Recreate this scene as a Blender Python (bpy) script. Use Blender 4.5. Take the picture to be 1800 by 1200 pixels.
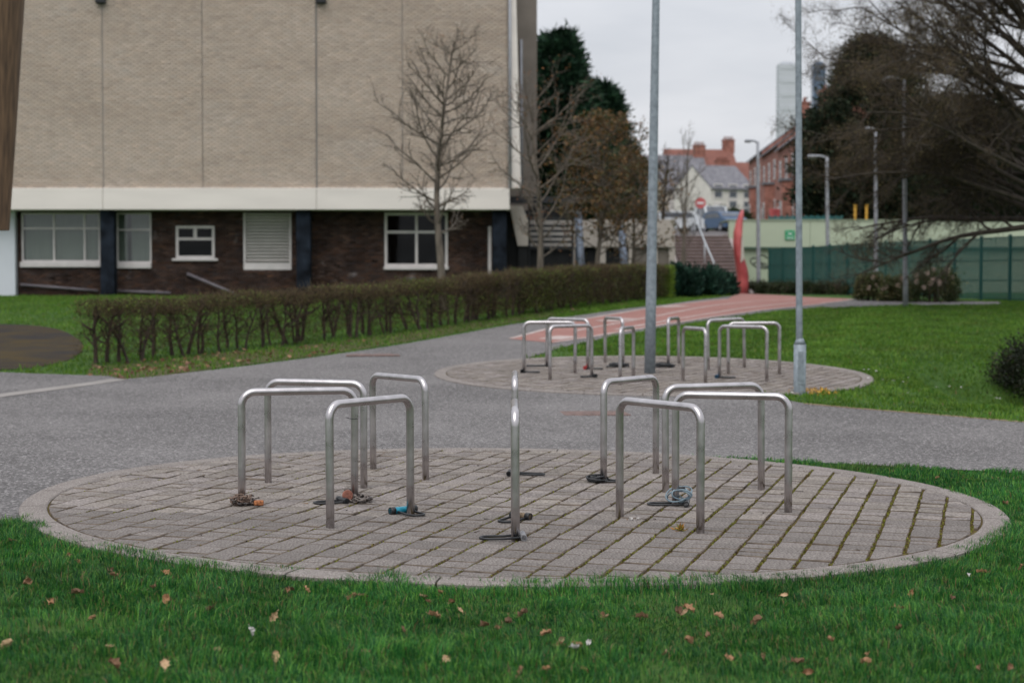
import bpy, bmesh, math, random
import numpy as np
from mathutils import Vector, Matrix
from mathutils.geometry import delaunay_2d_cdt

for o in list(bpy.data.objects):
    bpy.data.objects.remove(o)
scene = bpy.context.scene
COL = scene.collection

# ------------------------------------------------------------------ camera
F_PX, PITCH, CAM_Z = 2887.0, 0.0372, 1.53
cam_data = bpy.data.cameras.new('camera')
cam_data.lens = F_PX / 1800 * 36
cam_data.sensor_width = 36
cam_data.clip_start = 0.1
cam_data.clip_end = 3000
cam_data.dof.use_dof = True
cam_data.dof.focus_distance = 10.3
cam_data.dof.aperture_fstop = 2.5
cam = bpy.data.objects.new('camera', cam_data)
cam.location = (0, 0, CAM_Z)
cam.rotation_euler = (math.pi / 2 - PITCH, 0, 0)
COL.objects.link(cam)
scene.camera = cam

# ------------------------------------------------------------------ world: overcast sky
SUN_EL, SUN_AZ = math.radians(58), math.radians(200)
world = bpy.data.worlds.new('World')
scene.world = world
world.use_nodes = True
nt = world.node_tree
nt.nodes.clear()
W = lambda t: nt.nodes.new(t)
w_out = W('ShaderNodeOutputWorld'); w_bg = W('ShaderNodeBackground')
w_sky = W('ShaderNodeTexSky'); w_sky.sky_type = 'NISHITA'; w_sky.sun_disc = False
w_sky.sun_elevation = SUN_EL; w_sky.sun_rotation = SUN_AZ
w_sky.dust_density = 4; w_sky.air_density = 1.5
w_tc = W('ShaderNodeTexCoord'); w_sep = W('ShaderNodeSeparateXYZ')
nt.links.new(w_tc.outputs['Generated'], w_sep.inputs[0])
# overcast luminance law (1 + k sin(elevation)), the same all round
w_max = W('ShaderNodeMath'); w_max.operation = 'MAXIMUM'; w_max.inputs[1].default_value = 0
nt.links.new(w_sep.outputs['Z'], w_max.inputs[0])
w_law = W('ShaderNodeMath'); w_law.operation = 'MULTIPLY_ADD'
w_law.inputs[1].default_value = 0.9; w_law.inputs[2].default_value = 1.0
nt.links.new(w_max.outputs[0], w_law.inputs[0])
w_map = W('ShaderNodeMapping'); w_map.inputs['Scale'].default_value = (2.2, 2.2, 9)
nt.links.new(w_tc.outputs['Generated'], w_map.inputs[0])
w_n = W('ShaderNodeTexNoise'); w_n.inputs['Scale'].default_value = 1.7
w_n.inputs['Detail'].default_value = 5; w_n.inputs['Roughness'].default_value = 0.5
nt.links.new(w_map.outputs[0], w_n.inputs['Vector'])
w_r = W('ShaderNodeValToRGB')
w_r.color_ramp.elements[0].position = 0.32; w_r.color_ramp.elements[0].color = (5.0, 5.25, 5.75, 1)
w_r.color_ramp.elements[1].position = 0.66; w_r.color_ramp.elements[1].color = (7.1, 7.2, 7.55, 1)
nt.links.new(w_n.outputs['Fac'], w_r.inputs[0])
w_mul = W('ShaderNodeVectorMath'); w_mul.operation = 'SCALE'
nt.links.new(w_r.outputs[0], w_mul.inputs[0]); nt.links.new(w_law.outputs[0], w_mul.inputs['Scale'])
w_mix = W('ShaderNodeMix'); w_mix.data_type = 'RGBA'; w_mix.inputs['Factor'].default_value = 0.93
nt.links.new(w_sky.outputs[0], w_mix.inputs['A']); nt.links.new(w_mul.outputs[0], w_mix.inputs['B'])
nt.links.new(w_mix.outputs['Result'], w_bg.inputs['Color'])
w_bg.inputs['Strength'].default_value = 0.10
nt.links.new(w_bg.outputs[0], w_out.inputs[0])

sun_data = bpy.data.lights.new('sun', 'SUN')
sun_data.energy = 1.5
sun_data.angle = math.radians(50)
sun_data.color = (1, 0.97, 0.93)
sun = bpy.data.objects.new('sun', sun_data)
sun.rotation_euler = (math.pi / 2 - SUN_EL, 0, math.pi - SUN_AZ + math.radians(0))
sun.location = (0, 0, 40)
COL.objects.link(sun)

scene.render.engine = 'CYCLES'
vs = scene.view_settings
vs.view_transform = 'Standard'; vs.look = 'None'; vs.gamma = 1.0; vs.exposure = 0.12
vs.use_curve_mapping = False
scene.render.resolution_x, scene.render.resolution_y = 1024, 682

R = random.Random(7)
NR = np.random.default_rng(11)

# ------------------------------------------------------------------ terrain
_py = np.array([-30, 0, 14, 17.5, 21, 24.3, 27.5, 34, 43, 50, 58, 73.9, 75.6, 76.2, 260, 3000.])
_pz = np.array([0, 0, 0, 0, .03, .13, .24, .48, .83, .92, .97, .98, 3.45, 3.5, 10.0, 10.0])
_fy = np.arange(-30, 74, .1)
_fz = np.interp(_fy, _py, _pz)
_k = np.ones(41) / 41
_fz[20:-20] = np.convolve(_fz, _k, 'same')[20:-20]

def terr(x, y):
    x = np.asarray(x, float); y = np.asarray(y, float)
    z = np.where(y < 73.5, np.interp(y, _fy, _fz), np.interp(y, _py, _pz))
    s = np.clip((30 - y) / 14, 0, 1)
    z = z - .0134 * np.clip(x, -9, 7) * s
    z = z - 1.6 * np.exp(-((x - 9.0) / 2.8) ** 2 - ((y - 24.0) / 2.3) ** 2) * np.clip((np.hypot(x - 2.07, y - 24.3) - 3.4) / 1.7, 0, 1) ** 1.3
    z = z + .02 * np.sin(x * .9 + 1) * np.sin(y * .7) * np.clip((np.abs(x) - 5) / 4, 0, 1) * np.clip((70 - y) / 20, 0, 1)
    return z

def T(x, y):
    return float(terr(x, y))

def ray(px, py):
    u = (px - 900) / F_PX; v = (600 - py) / F_PX
    c, s = math.cos(PITCH), math.sin(PITCH)
    return Vector((u, c + v * s, v * c - s))

def at(px, py, Y):
    d = ray(px, py)
    return Vector((0, 0, CAM_Z)) + d * (Y / d.y)

def gnd(px, py, lo=3.0, hi=74.0):
    d = ray(px, py)
    prev = lo
    y = lo
    while y < hi:
        t = y / d.y
        if CAM_Z + d.z * t < T(d.x * t, y):
            a, b = prev, y
            for _ in range(18):
                m = (a + b) / 2; t = m / d.y
                if CAM_Z + d.z * t < T(d.x * t, m): b = m
                else: a = m
            t = b / d.y
            return Vector((d.x * t, b, T(d.x * t, b)))
        prev = y; y += .15
    t = hi / d.y
    return Vector((d.x * t, hi, T(d.x * t, hi)))

# ------------------------------------------------------------------ materials
def mat(name, base, rough=.8, metal=0, var=.15, scale=8, bump=0, bscale=60, rand=0, attr=False, spec=.5,
        tint=None, detail=6, stretch=(1, 1, 1), blot=None):
    """principled with noise variation of the base colour; rand: per object value; attr: multiply by 'Col';
    tint: second colour mixed by a coarse noise; blot: (colour, scale, low, high) stains"""
    m = bpy.data.materials.new(name); m.use_nodes = True
    t = m.node_tree; N = t.nodes; L = t.links
    p = N['Principled BSDF']
    p.inputs['Roughness'].default_value = rough; p.inputs['Metallic'].default_value = metal
    p.inputs['Specular IOR Level'].default_value = spec
    tc = N.new('ShaderNodeTexCoord'); mp = N.new('ShaderNodeMapping')
    mp.inputs['Scale'].default_value = stretch
    L.new(tc.outputs['Object'], mp.inputs[0])
    vec = mp.outputs[0]
    no = N.new('ShaderNodeTexNoise'); no.inputs['Scale'].default_value = scale; no.inputs['Detail'].default_value = detail
    L.new(vec, no.inputs['Vector'])
    rp = N.new('ShaderNodeValToRGB')
    rp.color_ramp.elements[0].position = .3; rp.color_ramp.elements[1].position = .7
    c2 = tint if tint else base
    rp.color_ramp.elements[0].color = tuple(max(0, c * (1 - var)) for c in base) + (1,)
    rp.color_ramp.elements[1].color = tuple(min(1, c * (1 + var)) for c in c2) + (1,)
    L.new(no.outputs['Fac'], rp.inputs[0])
    col = rp.outputs[0]
    if blot:
        bc, bs, lo, hi = blot
        n2 = N.new('ShaderNodeTexNoise'); n2.inputs['Scale'].default_value = bs; n2.inputs['Detail'].default_value = 5
        L.new(vec, n2.inputs['Vector'])
        r2 = N.new('ShaderNodeMapRange'); r2.inputs['From Min'].default_value = lo; r2.inputs['From Max'].default_value = hi
        L.new(n2.outputs['Fac'], r2.inputs['Value'])
        mx = N.new('ShaderNodeMix'); mx.data_type = 'RGBA'
        L.new(r2.outputs[0], mx.inputs['Factor']); L.new(col, mx.inputs['A']); mx.inputs['B'].default_value = tuple(bc) + (1,)
        col = mx.outputs['Result']
    if rand:
        oi = N.new('ShaderNodeObjectInfo'); mr = N.new('ShaderNodeMapRange')
        mr.inputs['To Min'].default_value = 1 - rand; mr.inputs['To Max'].default_value = 1 + rand
        L.new(oi.outputs['Random'], mr.inputs['Value'])
        vm = N.new('ShaderNodeVectorMath'); vm.operation = 'SCALE'
        L.new(col, vm.inputs[0]); L.new(mr.outputs[0], vm.inputs['Scale']); col = vm.outputs[0]
    if attr:
        at_ = N.new('ShaderNodeAttribute'); at_.attribute_name = 'Col'
        vm = N.new('ShaderNodeVectorMath'); vm.operation = 'MULTIPLY'
        L.new(col, vm.inputs[0]); L.new(at_.outputs['Color'], vm.inputs[1]); col = vm.outputs[0]
    L.new(col, p.inputs['Base Color'])
    if bump:
        nb = N.new('ShaderNodeTexNoise'); nb.inputs['Scale'].default_value = bscale; nb.inputs['Detail'].default_value = 5
        L.new(vec, nb.inputs['Vector'])
        bp = N.new('ShaderNodeBump'); bp.inputs['Strength'].default_value = bump; bp.inputs['Distance'].default_value = .01
        L.new(nb.outputs['Fac'], bp.inputs['Height']); L.new(bp.outputs[0], p.inputs['Normal'])
    return m

def foliage_mat(name, rough=.6, trans=.25, spec=.3):
    m = bpy.data.materials.new(name); m.use_nodes = True
    t = m.node_tree; N = t.nodes; L = t.links
    p = N['Principled BSDF']; p.inputs['Roughness'].default_value = rough
    p.inputs['Specular IOR Level'].default_value = spec
    a = N.new('ShaderNodeAttribute'); a.attribute_name = 'Col'
    L.new(a.outputs['Color'], p.inputs['Base Color'])
    if trans:
        tr = N.new('ShaderNodeBsdfTranslucent'); L.new(a.outputs['Color'], tr.inputs['Color'])
        mx = N.new('ShaderNodeMixShader'); mx.inputs[0].default_value = trans
        L.new(p.outputs[0], mx.inputs[1]); L.new(tr.outputs[0], mx.inputs[2])
        L.new(mx.outputs[0], N['Material Output'].inputs['Surface'])
    return m

def glass_mat(name, tint=(.80, .84, .82), gloss=.06):
    m = bpy.data.materials.new(name); m.use_nodes = True
    t = m.node_tree; N = t.nodes; L = t.links; N.remove(N['Principled BSDF'])
    tr = N.new('ShaderNodeBsdfTransparent'); tr.inputs[0].default_value = tuple(tint) + (1,)
    gl = N.new('ShaderNodeBsdfGlossy'); gl.inputs['Roughness'].default_value = .03
    no = N.new('ShaderNodeTexNoise'); no.inputs['Scale'].default_value = 3
    mr = N.new('ShaderNodeMapRange'); mr.inputs['To Min'].default_value = gloss * .6; mr.inputs['To Max'].default_value = gloss * 1.4
    L.new(no.outputs['Fac'], mr.inputs['Value'])
    mx = N.new('ShaderNodeMixShader'); L.new(mr.outputs[0], mx.inputs[0])
    L.new(tr.outputs[0], mx.inputs[1]); L.new(gl.outputs[0], mx.inputs[2])
    L.new(mx.outputs[0], N['Material Output'].inputs['Surface'])
    return m

M = {}
def ground_like(name, c1, c2, c3, s_big, s_fine, speck=None, bump=.5, rough=.9):
    """three scales of colour for ground sheets, with aggregate specks"""
    m = bpy.data.materials.new(name); m.use_nodes = True
    t = m.node_tree; N = t.nodes; L = t.links; p = N['Principled BSDF']
    p.inputs['Roughness'].default_value = rough; p.inputs['Specular IOR Level'].default_value = .12
    tc = N.new('ShaderNodeTexCoord')
    nb = N.new('ShaderNodeTexNoise'); nb.inputs['Scale'].default_value = s_big; nb.inputs['Detail'].default_value = 6; nb.inputs['Roughness'].default_value = .6
    nf = N.new('ShaderNodeTexNoise'); nf.inputs['Scale'].default_value = s_fine; nf.inputs['Detail'].default_value = 4
    for n in (nb, nf): L.new(tc.outputs['Object'], n.inputs['Vector'])
    r1 = N.new('ShaderNodeValToRGB'); r1.color_ramp.elements[0].position = .36; r1.color_ramp.elements[1].position = .66
    r1.color_ramp.elements[0].color = c1 + (1,); r1.color_ramp.elements[1].color = c2 + (1,)
    L.new(nb.outputs['Fac'], r1.inputs[0])
    r2 = N.new('ShaderNodeMapRange'); r2.inputs['From Min'].default_value = .35; r2.inputs['From Max'].default_value = .7
    L.new(nf.outputs['Fac'], r2.inputs['Value'])
    mx = N.new('ShaderNodeMix'); mx.data_type = 'RGBA'
    mu = N.new('ShaderNodeMath'); mu.operation = 'MULTIPLY'; mu.inputs[1].default_value = .6
    L.new(r2.outputs[0], mu.inputs[0]); L.new(mu.outputs[0], mx.inputs['Factor'])
    L.new(r1.outputs[0], mx.inputs['A']); mx.inputs['B'].default_value = c3 + (1,)
    col = mx.outputs['Result']
    h = nf.outputs['Fac']
    if speck:
        sc, spc, lo = speck
        vo = N.new('ShaderNodeTexVoronoi'); vo.inputs['Scale'].default_value = sc
        L.new(tc.outputs['Object'], vo.inputs['Vector'])
        sv = N.new('ShaderNodeSeparateColor'); L.new(vo.outputs['Color'], sv.inputs[0])
        ms = N.new('ShaderNodeMapRange'); ms.inputs['From Min'].default_value = lo; ms.inputs['From Max'].default_value = 1.0
        ms.inputs['To Max'].default_value = .85
        L.new(sv.outputs[0], ms.inputs['Value'])
        m2 = N.new('ShaderNodeMix'); m2.data_type = 'RGBA'
        L.new(ms.outputs[0], m2.inputs['Factor']); L.new(col, m2.inputs['A']); m2.inputs['B'].default_value = spc + (1,)
        ms2 = N.new('ShaderNodeMapRange'); ms2.inputs['From Min'].default_value = .0; ms2.inputs['From Max'].default_value = .35
        ms2.inputs['To Min'].default_value = .55; ms2.inputs['To Max'].default_value = 1
        L.new(sv.outputs[1], ms2.inputs['Value'])
        vm = N.new('ShaderNodeVectorMath'); vm.operation = 'SCALE'
        L.new(m2.outputs['Result'], vm.inputs[0]); L.new(ms2.outputs[0], vm.inputs['Scale']); col = vm.outputs[0]
    L.new(col, p.inputs['Base Color'])
    bp = N.new('ShaderNodeBump'); bp.inputs['Strength'].default_value = bump; bp.inputs['Distance'].default_value = .006
    L.new(h, bp.inputs['Height']); L.new(bp.outputs[0], p.inputs['Normal'])
    return m

M['soil_grass'] = ground_like('lawn_ground', (.025, .07, .014), (.06, .125, .022), (.04, .06, .015), .8, 22, bump=.8)
M['asphalt'] = ground_like('asphalt_grey', (.092, .087, .086), (.165, .156, .153), (.13, .123, .122), .4, 26, speck=(62, (.38, .36, .355), .68))
M['asphalt_moss'] = ground_like('asphalt_mossy', (.022, .02, .021), (.07, .046, .009), (.03, .026, .024), 1.1, 30)
M['red'] = ground_like('red_surfacing', (.27, .125, .105), (.33, .16, .138), (.31, .18, .16), .7, 20, speck=(70, (.4, .25, .22), .75))
M['white_paint'] = ground_like('worn_white_paint', (.38, .31, .29), (.55, .49, .47), (.3, .2, .18), 3, 40)
M['concrete'] = ground_like('edging_concrete', (.18, .157, .143), (.25, .222, .205), (.205, .18, .163), 2, 60, speck=(160, (.4, .37, .35), .7))
M['strip_concrete'] = ground_like('strip_concrete', (.22, .205, .19), (.30, .28, .265), (.26, .24, .225), 2, 60)
M['bed'] = ground_like('joint_soil', (.075, .042, .025), (.105, .075, .022), (.12, .115, .018), 2.2, 18)
M['verge'] = ground_like('leaf_litter_soil', (.05, .055, .02), (.10, .075, .04), (.07, .09, .025), 1.2, 25)
M['paver'] = mat('paver_concrete', (.152, .133, .119), .92, var=.45, scale=90, bump=1.0, bscale=140, rand=.16, spec=.15,
                 tint=(.21, .188, .175), blot=((.42, .40, .38), 38, .655, .72))
M['paver_far'] = mat('paver_concrete_far', (.158, .138, .125), .92, var=.4, scale=60, attr=True, bump=.6, bscale=90, spec=.1, tint=(.225, .2, .184))

M['paver_side'] = mat('brown_paver_side', (.095, .076, .062), .95, var=.45, scale=9, spec=.1, tint=(.125, .1, .08))  # darker brown for block sides and bevels, so joints read as dark lines
def steel(name):
    m = bpy.data.materials.new(name); m.use_nodes = True
    t = m.node_tree; N = t.nodes; L = t.links; p = N['Principled BSDF']
    p.inputs['Metallic'].default_value = 1
    tc = N.new('ShaderNodeTexCoord')
    n1 = N.new('ShaderNodeTexNoise'); n1.inputs['Scale'].default_value = 9; n1.inputs['Detail'].default_value = 7
    n2 = N.new('ShaderNodeTexNoise'); n2.inputs['Scale'].default_value = 320; n2.inputs['Detail'].default_value = 3
    for n in (n1, n2): L.new(tc.outputs['Object'], n.inputs['Vector'])
    r = N.new('ShaderNodeValToRGB'); r.color_ramp.elements[0].position = .3; r.color_ramp.elements[1].position = .7
    r.color_ramp.elements[0].color = (.40, .378, .382, 1); r.color_ramp.elements[1].color = (.60, .57, .575, 1)
    L.new(n1.outputs['Fac'], r.inputs[0]); L.new(r.outputs[0], p.inputs['Base Color'])
    mr = N.new('ShaderNodeMapRange'); mr.inputs['To Min'].default_value = .22; mr.inputs['To Max'].default_value = .36
    L.new(n1.outputs['Fac'], mr.inputs['Value']); L.new(mr.outputs[0], p.inputs['Roughness'])
    bp = N.new('ShaderNodeBump'); bp.inputs['Strength'].default_value = .12; bp.inputs['Distance'].default_value = .001
    L.new(n2.outputs['Fac'], bp.inputs['Height']); L.new(bp.outputs[0], p.inputs['Normal'])
    return m
M['steel'] = steel('brushed_stainless_steel')
M['galv'] = mat('galvanised_steel', (.21, .245, .275), .55, .3, var=.15, scale=14, tint=(.26, .30, .33), spec=.5, bump=.15, bscale=40)
M['galv_far'] = mat('galvanised_steel_far', (.30, .31, .34), .6, .2, var=.2, scale=5)
M['black_rubber'] = mat('black_vinyl', (.012, .013, .015), .45, var=.3, scale=40)
M['lock_grey'] = mat('worn_grey_lock', (.24, .24, .25), .5, .3, var=.4, scale=60)
M['lock_tan'] = mat('worn_tan_lock', (.30, .20, .11), .6, .2, var=.5, scale=50, tint=(.2, .15, .1))
M['lock_blue'] = mat('blue_lock_plastic', (.01, .22, .32), .4, var=.2, scale=30)
M['lock_dark_blue'] = mat('dark_blue_lock', (.015, .07, .13), .5, var=.3, scale=30)
M['rust'] = mat('rust', (.22, .075, .03), .85, .1, var=.5, scale=70, tint=(.34, .13, .05), bump=.5, bscale=90)
M['rust_red'] = mat('red_brown_rust', (.25, .10, .07), .85, .1, var=.4, scale=60, bump=.4)
M['chain'] = mat('weathered_chain', (.13, .13, .14), .5, .6, var=.4, scale=60, tint=(.17, .14, .12))
M['chain_rust'] = mat('rusty_chain', (.14, .09, .065), .65, .4, var=.6, scale=40, tint=(.2, .14, .11))
M['cable'] = mat('blue_grey_cable', (.16, .22, .26), .3, 0, var=.2, scale=30)
M['lock_red'] = mat('red_lock', (.35, .03, .03), .5, var=.3)
M['lock_white'] = mat('white_plastic', (.5, .5, .5), .5, var=.2)
M['cover'] = mat('dull_rusty_iron', (.13, .092, .082), .85, .2, var=.3, scale=12, tint=(.17, .11, .095))
M['leafbrown'] = mat('dry_leaf', (.16, .08, .04), .75, var=.4, scale=40, rand=.5, tint=(.28, .155, .08))
M['leafpale'] = mat('pale_dry_leaf', (.46, .31, .18), .75, var=.3, scale=40, rand=.3)
M['petal'] = mat('white_petal', (.5, .48, .46), .6, var=.1)
M['yellow'] = mat('yellow_petal', (.62, .34, .03), .6, var=.3, scale=30)

# ------------------------------------------------------------------ mesh helpers
def link(o, parent=None):
    COL.objects.link(o)
    if parent is not None: o.parent = parent
    return o

def tag(o, label, cat, group=None, kind=None):
    o['label'] = label; o['category'] = cat
    if group: o['group'] = group
    if kind: o['kind'] = kind
    return o

def empty(name, loc=(0, 0, 0), rz=0):
    o = bpy.data.objects.new(name, None); o.location = loc; o.rotation_euler = (0, 0, rz)
    o.empty_display_size = .1
    return link(o)

def np_mesh(name, V, Fc, col=None, smooth=False):
    me = bpy.data.meshes.new(name)
    V = np.asarray(V, np.float32).reshape(-1, 3); Fc = np.asarray(Fc, np.int32)
    k = Fc.shape[1]; n = len(Fc)
    me.vertices.add(len(V)); me.vertices.foreach_set('co', V.ravel())
    me.loops.add(n * k); me.loops.foreach_set('vertex_index', Fc.ravel())
    me.polygons.add(n)
    me.polygons.foreach_set('loop_start', np.arange(0, n * k, k, dtype=np.int32))
    if smooth: me.polygons.foreach_set('use_smooth', np.ones(n, bool))
    if col is not None:
        c = np.ones((len(V), 4), np.float32); c[:, :3] = col
        a = me.color_attributes.new('Col', 'FLOAT_COLOR', 'POINT'); a.data.foreach_set('color', c.ravel())
    me.update(calc_edges=True); me.validate()
    return me

class MB:
    """collects shapes that become ONE mesh object"""
    def __init__(s): s.v = []; s.f = []; s.sm = []; s.c = []; s.cc = None
    def add(s, vs, fs, smooth=False):
        b = len(s.v); s.v += [tuple(v) for v in vs]; s.f += [tuple(i + b for i in f) for f in fs]; s.sm += [smooth] * len(fs)
        if s.cc is not None: s.c += [s.cc] * len(vs)
        return s
    def box(s, c, size, rz=0, rx=0, ry=0, bev=0):
        hx, hy, hz = (a / 2 for a in size)
        m = Matrix.Translation(Vector(c)) @ Matrix.Rotation(rz, 4, 'Z') @ Matrix.Rotation(ry, 4, 'Y') @ Matrix.Rotation(rx, 4, 'X')
        if bev:
            b = min(bev, hx * .9, hy * .9, hz * .9)
            vs = []; idx = {}
            for sx in (-1, 1):
                for sy in (-1, 1):
                    for sz in (-1, 1):
                        for a in range(3):
                            q = [sx * hx, sy * hy, sz * hz]
                            for j in range(3):
                                if j != a: q[j] -= (sx, sy, sz)[j] * b
                            idx[(sx, sy, sz, a)] = len(vs); vs.append(m @ Vector(q))
            fs = []
            for a in range(3):
                o1, o2 = [j for j in range(3) if j != a]
                for sg in (-1, 1):
                    f = []
                    for (p, q) in ((-1, -1), (1, -1), (1, 1), (-1, 1)):
                        k = [0, 0, 0]; k[a] = sg; k[o1] = p; k[o2] = q; f.append(idx[tuple(k) + (a,)])
                    fs.append(f)
            for a in range(3):   # edges along axis a
                o1, o2 = [j for j in range(3) if j != a]
                for p in (-1, 1):
                    for q in (-1, 1):
                        k0 = [0, 0, 0]; k0[a] = -1; k0[o1] = p; k0[o2] = q
                        k1 = list(k0); k1[a] = 1
                        fs.append([idx[tuple(k0) + (o1,)], idx[tuple(k1) + (o1,)], idx[tuple(k1) + (o2,)], idx[tuple(k0) + (o2,)]])
            for sx in (-1, 1):
                for sy in (-1, 1):
                    for sz in (-1, 1): fs.append([idx[(sx, sy, sz, a)] for a in range(3)])
            return s.add(vs, fs)
        vs = [m @ Vector((x, y, z)) for x in (-hx, hx) for y in (-hy, hy) for z in (-hz, hz)]
        return s.add(vs, [(0, 1, 3, 2), (4, 6, 7, 5), (0, 4, 5, 1), (2, 3, 7, 6), (0, 2, 6, 4), (1, 5, 7, 3)])
    def bar(s, x0, x1, y0, y1, z0, z1):
        return s.box(((x0 + x1) / 2, (y0 + y1) / 2, (z0 + z1) / 2), (abs(x1 - x0), abs(y1 - y0), abs(z1 - z0)))
    def tube(s, pts, rad, n=8, cap=True, closed=False, smooth=True):
        pts = [Vector(p) for p in pts]; m = len(pts)
        if not isinstance(rad, (list, tuple)): rad = [rad] * m
        vs = []; up = None
        for i, p in enumerate(pts):
            if closed: d = pts[(i + 1) % m] - pts[i - 1]
            else: d = pts[min(i + 1, m - 1)] - pts[max(i - 1, 0)]
            d.normalize()
            if up is None:
                up = Vector((0, 0, 1)) if abs(d.z) < .9 else Vector((1, 0, 0))
            a = (up - d * up.dot(d))
            if a.length < 1e-5: a = d.orthogonal()
            a.normalize(); up = a
            b = d.cross(a)
            for k in range(n):
                t = 2 * math.pi * k / n
                vs.append(p + (a * math.cos(t) + b * math.sin(t)) * rad[i])
        fs = []
        for i in range(m if closed else m - 1):
            j = (i + 1) % m
            for k in range(n):
                k2 = (k + 1) % n
                fs.append((i * n + k, i * n + k2, j * n + k2, j * n + k))
        s.add(vs, fs, smooth)
        if cap and not closed:
            b = len(s.v) - len(vs)
            s.f.append(tuple(b + k for k in reversed(range(n)))); s.sm.append(False)
            s.f.append(tuple(b + (m - 1) * n + k for k in range(n))); s.sm.append(False)
        return s
    def prism(s, poly, axis, lo, hi):
        """poly: 2D points in the plane of the two other axes"""
        n = len(poly); vs = []
        for h in (lo, hi):
            for (a, b) in poly:
                vs.append({'x': (h, a, b), 'y': (a, h, b), 'z': (a, b, h)}[axis])
        fs = [tuple(range(n)), tuple(range(2 * n - 1, n - 1, -1))]
        for i in range(n): j = (i + 1) % n; fs.append((i, i + n, j + n, j))
        return s.add(vs, fs)
    def mesh(s, name):
        me = bpy.data.meshes.new(name); me.from_pydata(s.v, [], s.f)
        me.polygons.foreach_set('use_smooth', s.sm)
        if s.c:
            c = np.ones((len(s.v), 4), np.float32); c[:, :3] = np.array(s.c)
            a = me.color_attributes.new('Col', 'FLOAT_COLOR', 'POINT'); a.data.foreach_set('color', c.ravel())
        bm = bmesh.new(); bm.from_mesh(me); bmesh.ops.recalc_face_normals(bm, faces=bm.faces); bm.to_mesh(me); bm.free()
        me.update(); return me
    def build(s, name, m, parent=None):
        me = s.mesh(name); me.materials.append(m)
        return link(bpy.data.objects.new(name, me), parent)

def obj(name, me, m, parent=None):
    if m is not None and not me.materials: me.materials.append(m)
    return link(bpy.data.objects.new(name, me), parent)

def inpoly(x, y, poly):
    x = np.asarray(x); y = np.asarray(y); r = np.zeros(x.shape, bool); n = len(poly)
    for i in range(n):
        x1, y1 = poly[i]; x2, y2 = poly[(i + 1) % n]
        if y1 == y2: continue
        c = ((y1 > y) != (y2 > y)) & (x < (x2 - x1) * (y - y1) / (y2 - y1) + x1)
        r ^= c
    return r

def smooth_poly(P, it=2):
    for _ in range(it):
        Q = []
        for i in range(len(P)):
            a = np.array(P[i]); b = np.array(P[(i + 1) % len(P)])
            Q += [tuple(a * .75 + b * .25), tuple(a * .25 + b * .75)]
        P = Q
    return P

def sheet(name, poly, dz, m, step=.6, wob=0):
    """a ground sheet inside poly that follows the terrain dz above it"""
    P = []
    for i in range(len(poly)):
        a = Vector(poly[i][:2]); b = Vector(poly[(i + 1) % len(poly)][:2]); n = max(1, int((b - a).length / step))
        for k in range(n):
            q = a.lerp(b, k / n)
            if wob: q += Vector((R.uniform(-wob, wob), R.uniform(-wob, wob)))
            P.append(q)
    pp = [(q.x, q.y) for q in P]
    xs = [q.x for q in P]; ys = [q.y for q in P]
    gx, gy = np.meshgrid(np.arange(min(xs), max(xs), step), np.arange(min(ys), max(ys), step))
    gx = gx.ravel() + .013; gy = gy.ravel() + .017
    k = inpoly(gx, gy, pp)
    allv = P + [Vector((a, b)) for a, b in zip(gx[k], gy[k])]
    n = len(P)
    vo, eo, fo, *_ = delaunay_2d_cdt(allv, [], [list(range(n))], 1, 1e-6)
    arr = np.array([(v.x, v.y) for v in vo])
    z = terr(arr[:, 0], arr[:, 1]) + dz
    me = np_mesh(name, np.c_[arr, z], np.array([list(f) for f in fo]))
    bm = bmesh.new(); bm.from_mesh(me)
    for f in bm.faces:
        if f.normal.z < 0: f.normal_flip()
    bm.to_mesh(me); bm.free()
    o = obj(name, me, m); o['kind'] = 'structure'
    return o, pp

# ------------------------------------------------------------------ ground
gxs = np.unique(np.r_[-700, -400, -250, -150, -100, -70, -50, np.arange(-40, 40.1, .5), 50, 70, 100, 150, 250, 400, 700])
gys = np.unique(np.r_[-40, -20, -10, np.arange(-5, 73.4, .5), 73.4, 73.9, 75.6, 76.2, 80, 90, 110, 150, 200, 260, 400, 700, 1400])
X, Y = np.meshgrid(gxs, gys)
Vg = np.c_[X.ravel(), Y.ravel(), terr(X.ravel(), Y.ravel())]
nx = len(gxs); ii, jj = np.meshgrid(np.arange(nx - 1), np.arange(len(gys) - 1))
q = (jj * nx + ii).ravel()
ground = obj('lawn_ground', np_mesh('lawn_ground', Vg, np.c_[q, q + 1, q + nx + 1, q + nx], smooth=True), M['soil_grass'])
ground['kind'] = 'structure'

G2 = lambda L: [tuple(gnd(*p)[:2]) for p in L]
asph_px = [(-420, 955), (0, 921), (47, 915), (250, 890), (700, 850), (1100, 815), (1240, 806), (1400, 813), (1600, 823), (1800, 834), (2050, 848), (2500, 880),
           (2500, 815), (2050, 766), (1800, 744), (1620, 729), (1430, 713), (1300, 690), (1140, 662), (980, 648), (905, 637), (985, 612), (1060, 596), (1180, 574),
           (1330, 552), (1420, 543), (1500, 540), (1640, 537), (1760, 536), (1760, 531), (1640, 530), (1500, 526), (1400, 521), (1302, 516), (1285, 521), (1170, 536), (1040, 552), (900, 571),
           (720, 604), (560, 628), (400, 648), (270, 663), (215, 668), (190, 662), (0, 655), (-420, 650)]
asphalt, ASPH = sheet('asphalt_path', G2(asph_px), .012, M['asphalt'], wob=.015)
red_px = [(895, 597), (1023, 562), (1152, 541), (1280, 526), (1300, 516.5), (1400, 521.5), (1500, 526.5), (1440, 536), (1371, 543), (1258, 558), (1152, 575), (1035, 595), (974, 604)]
redp, RED = sheet('red_cycle_path', G2(red_px), .018, M['red'])
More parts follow.
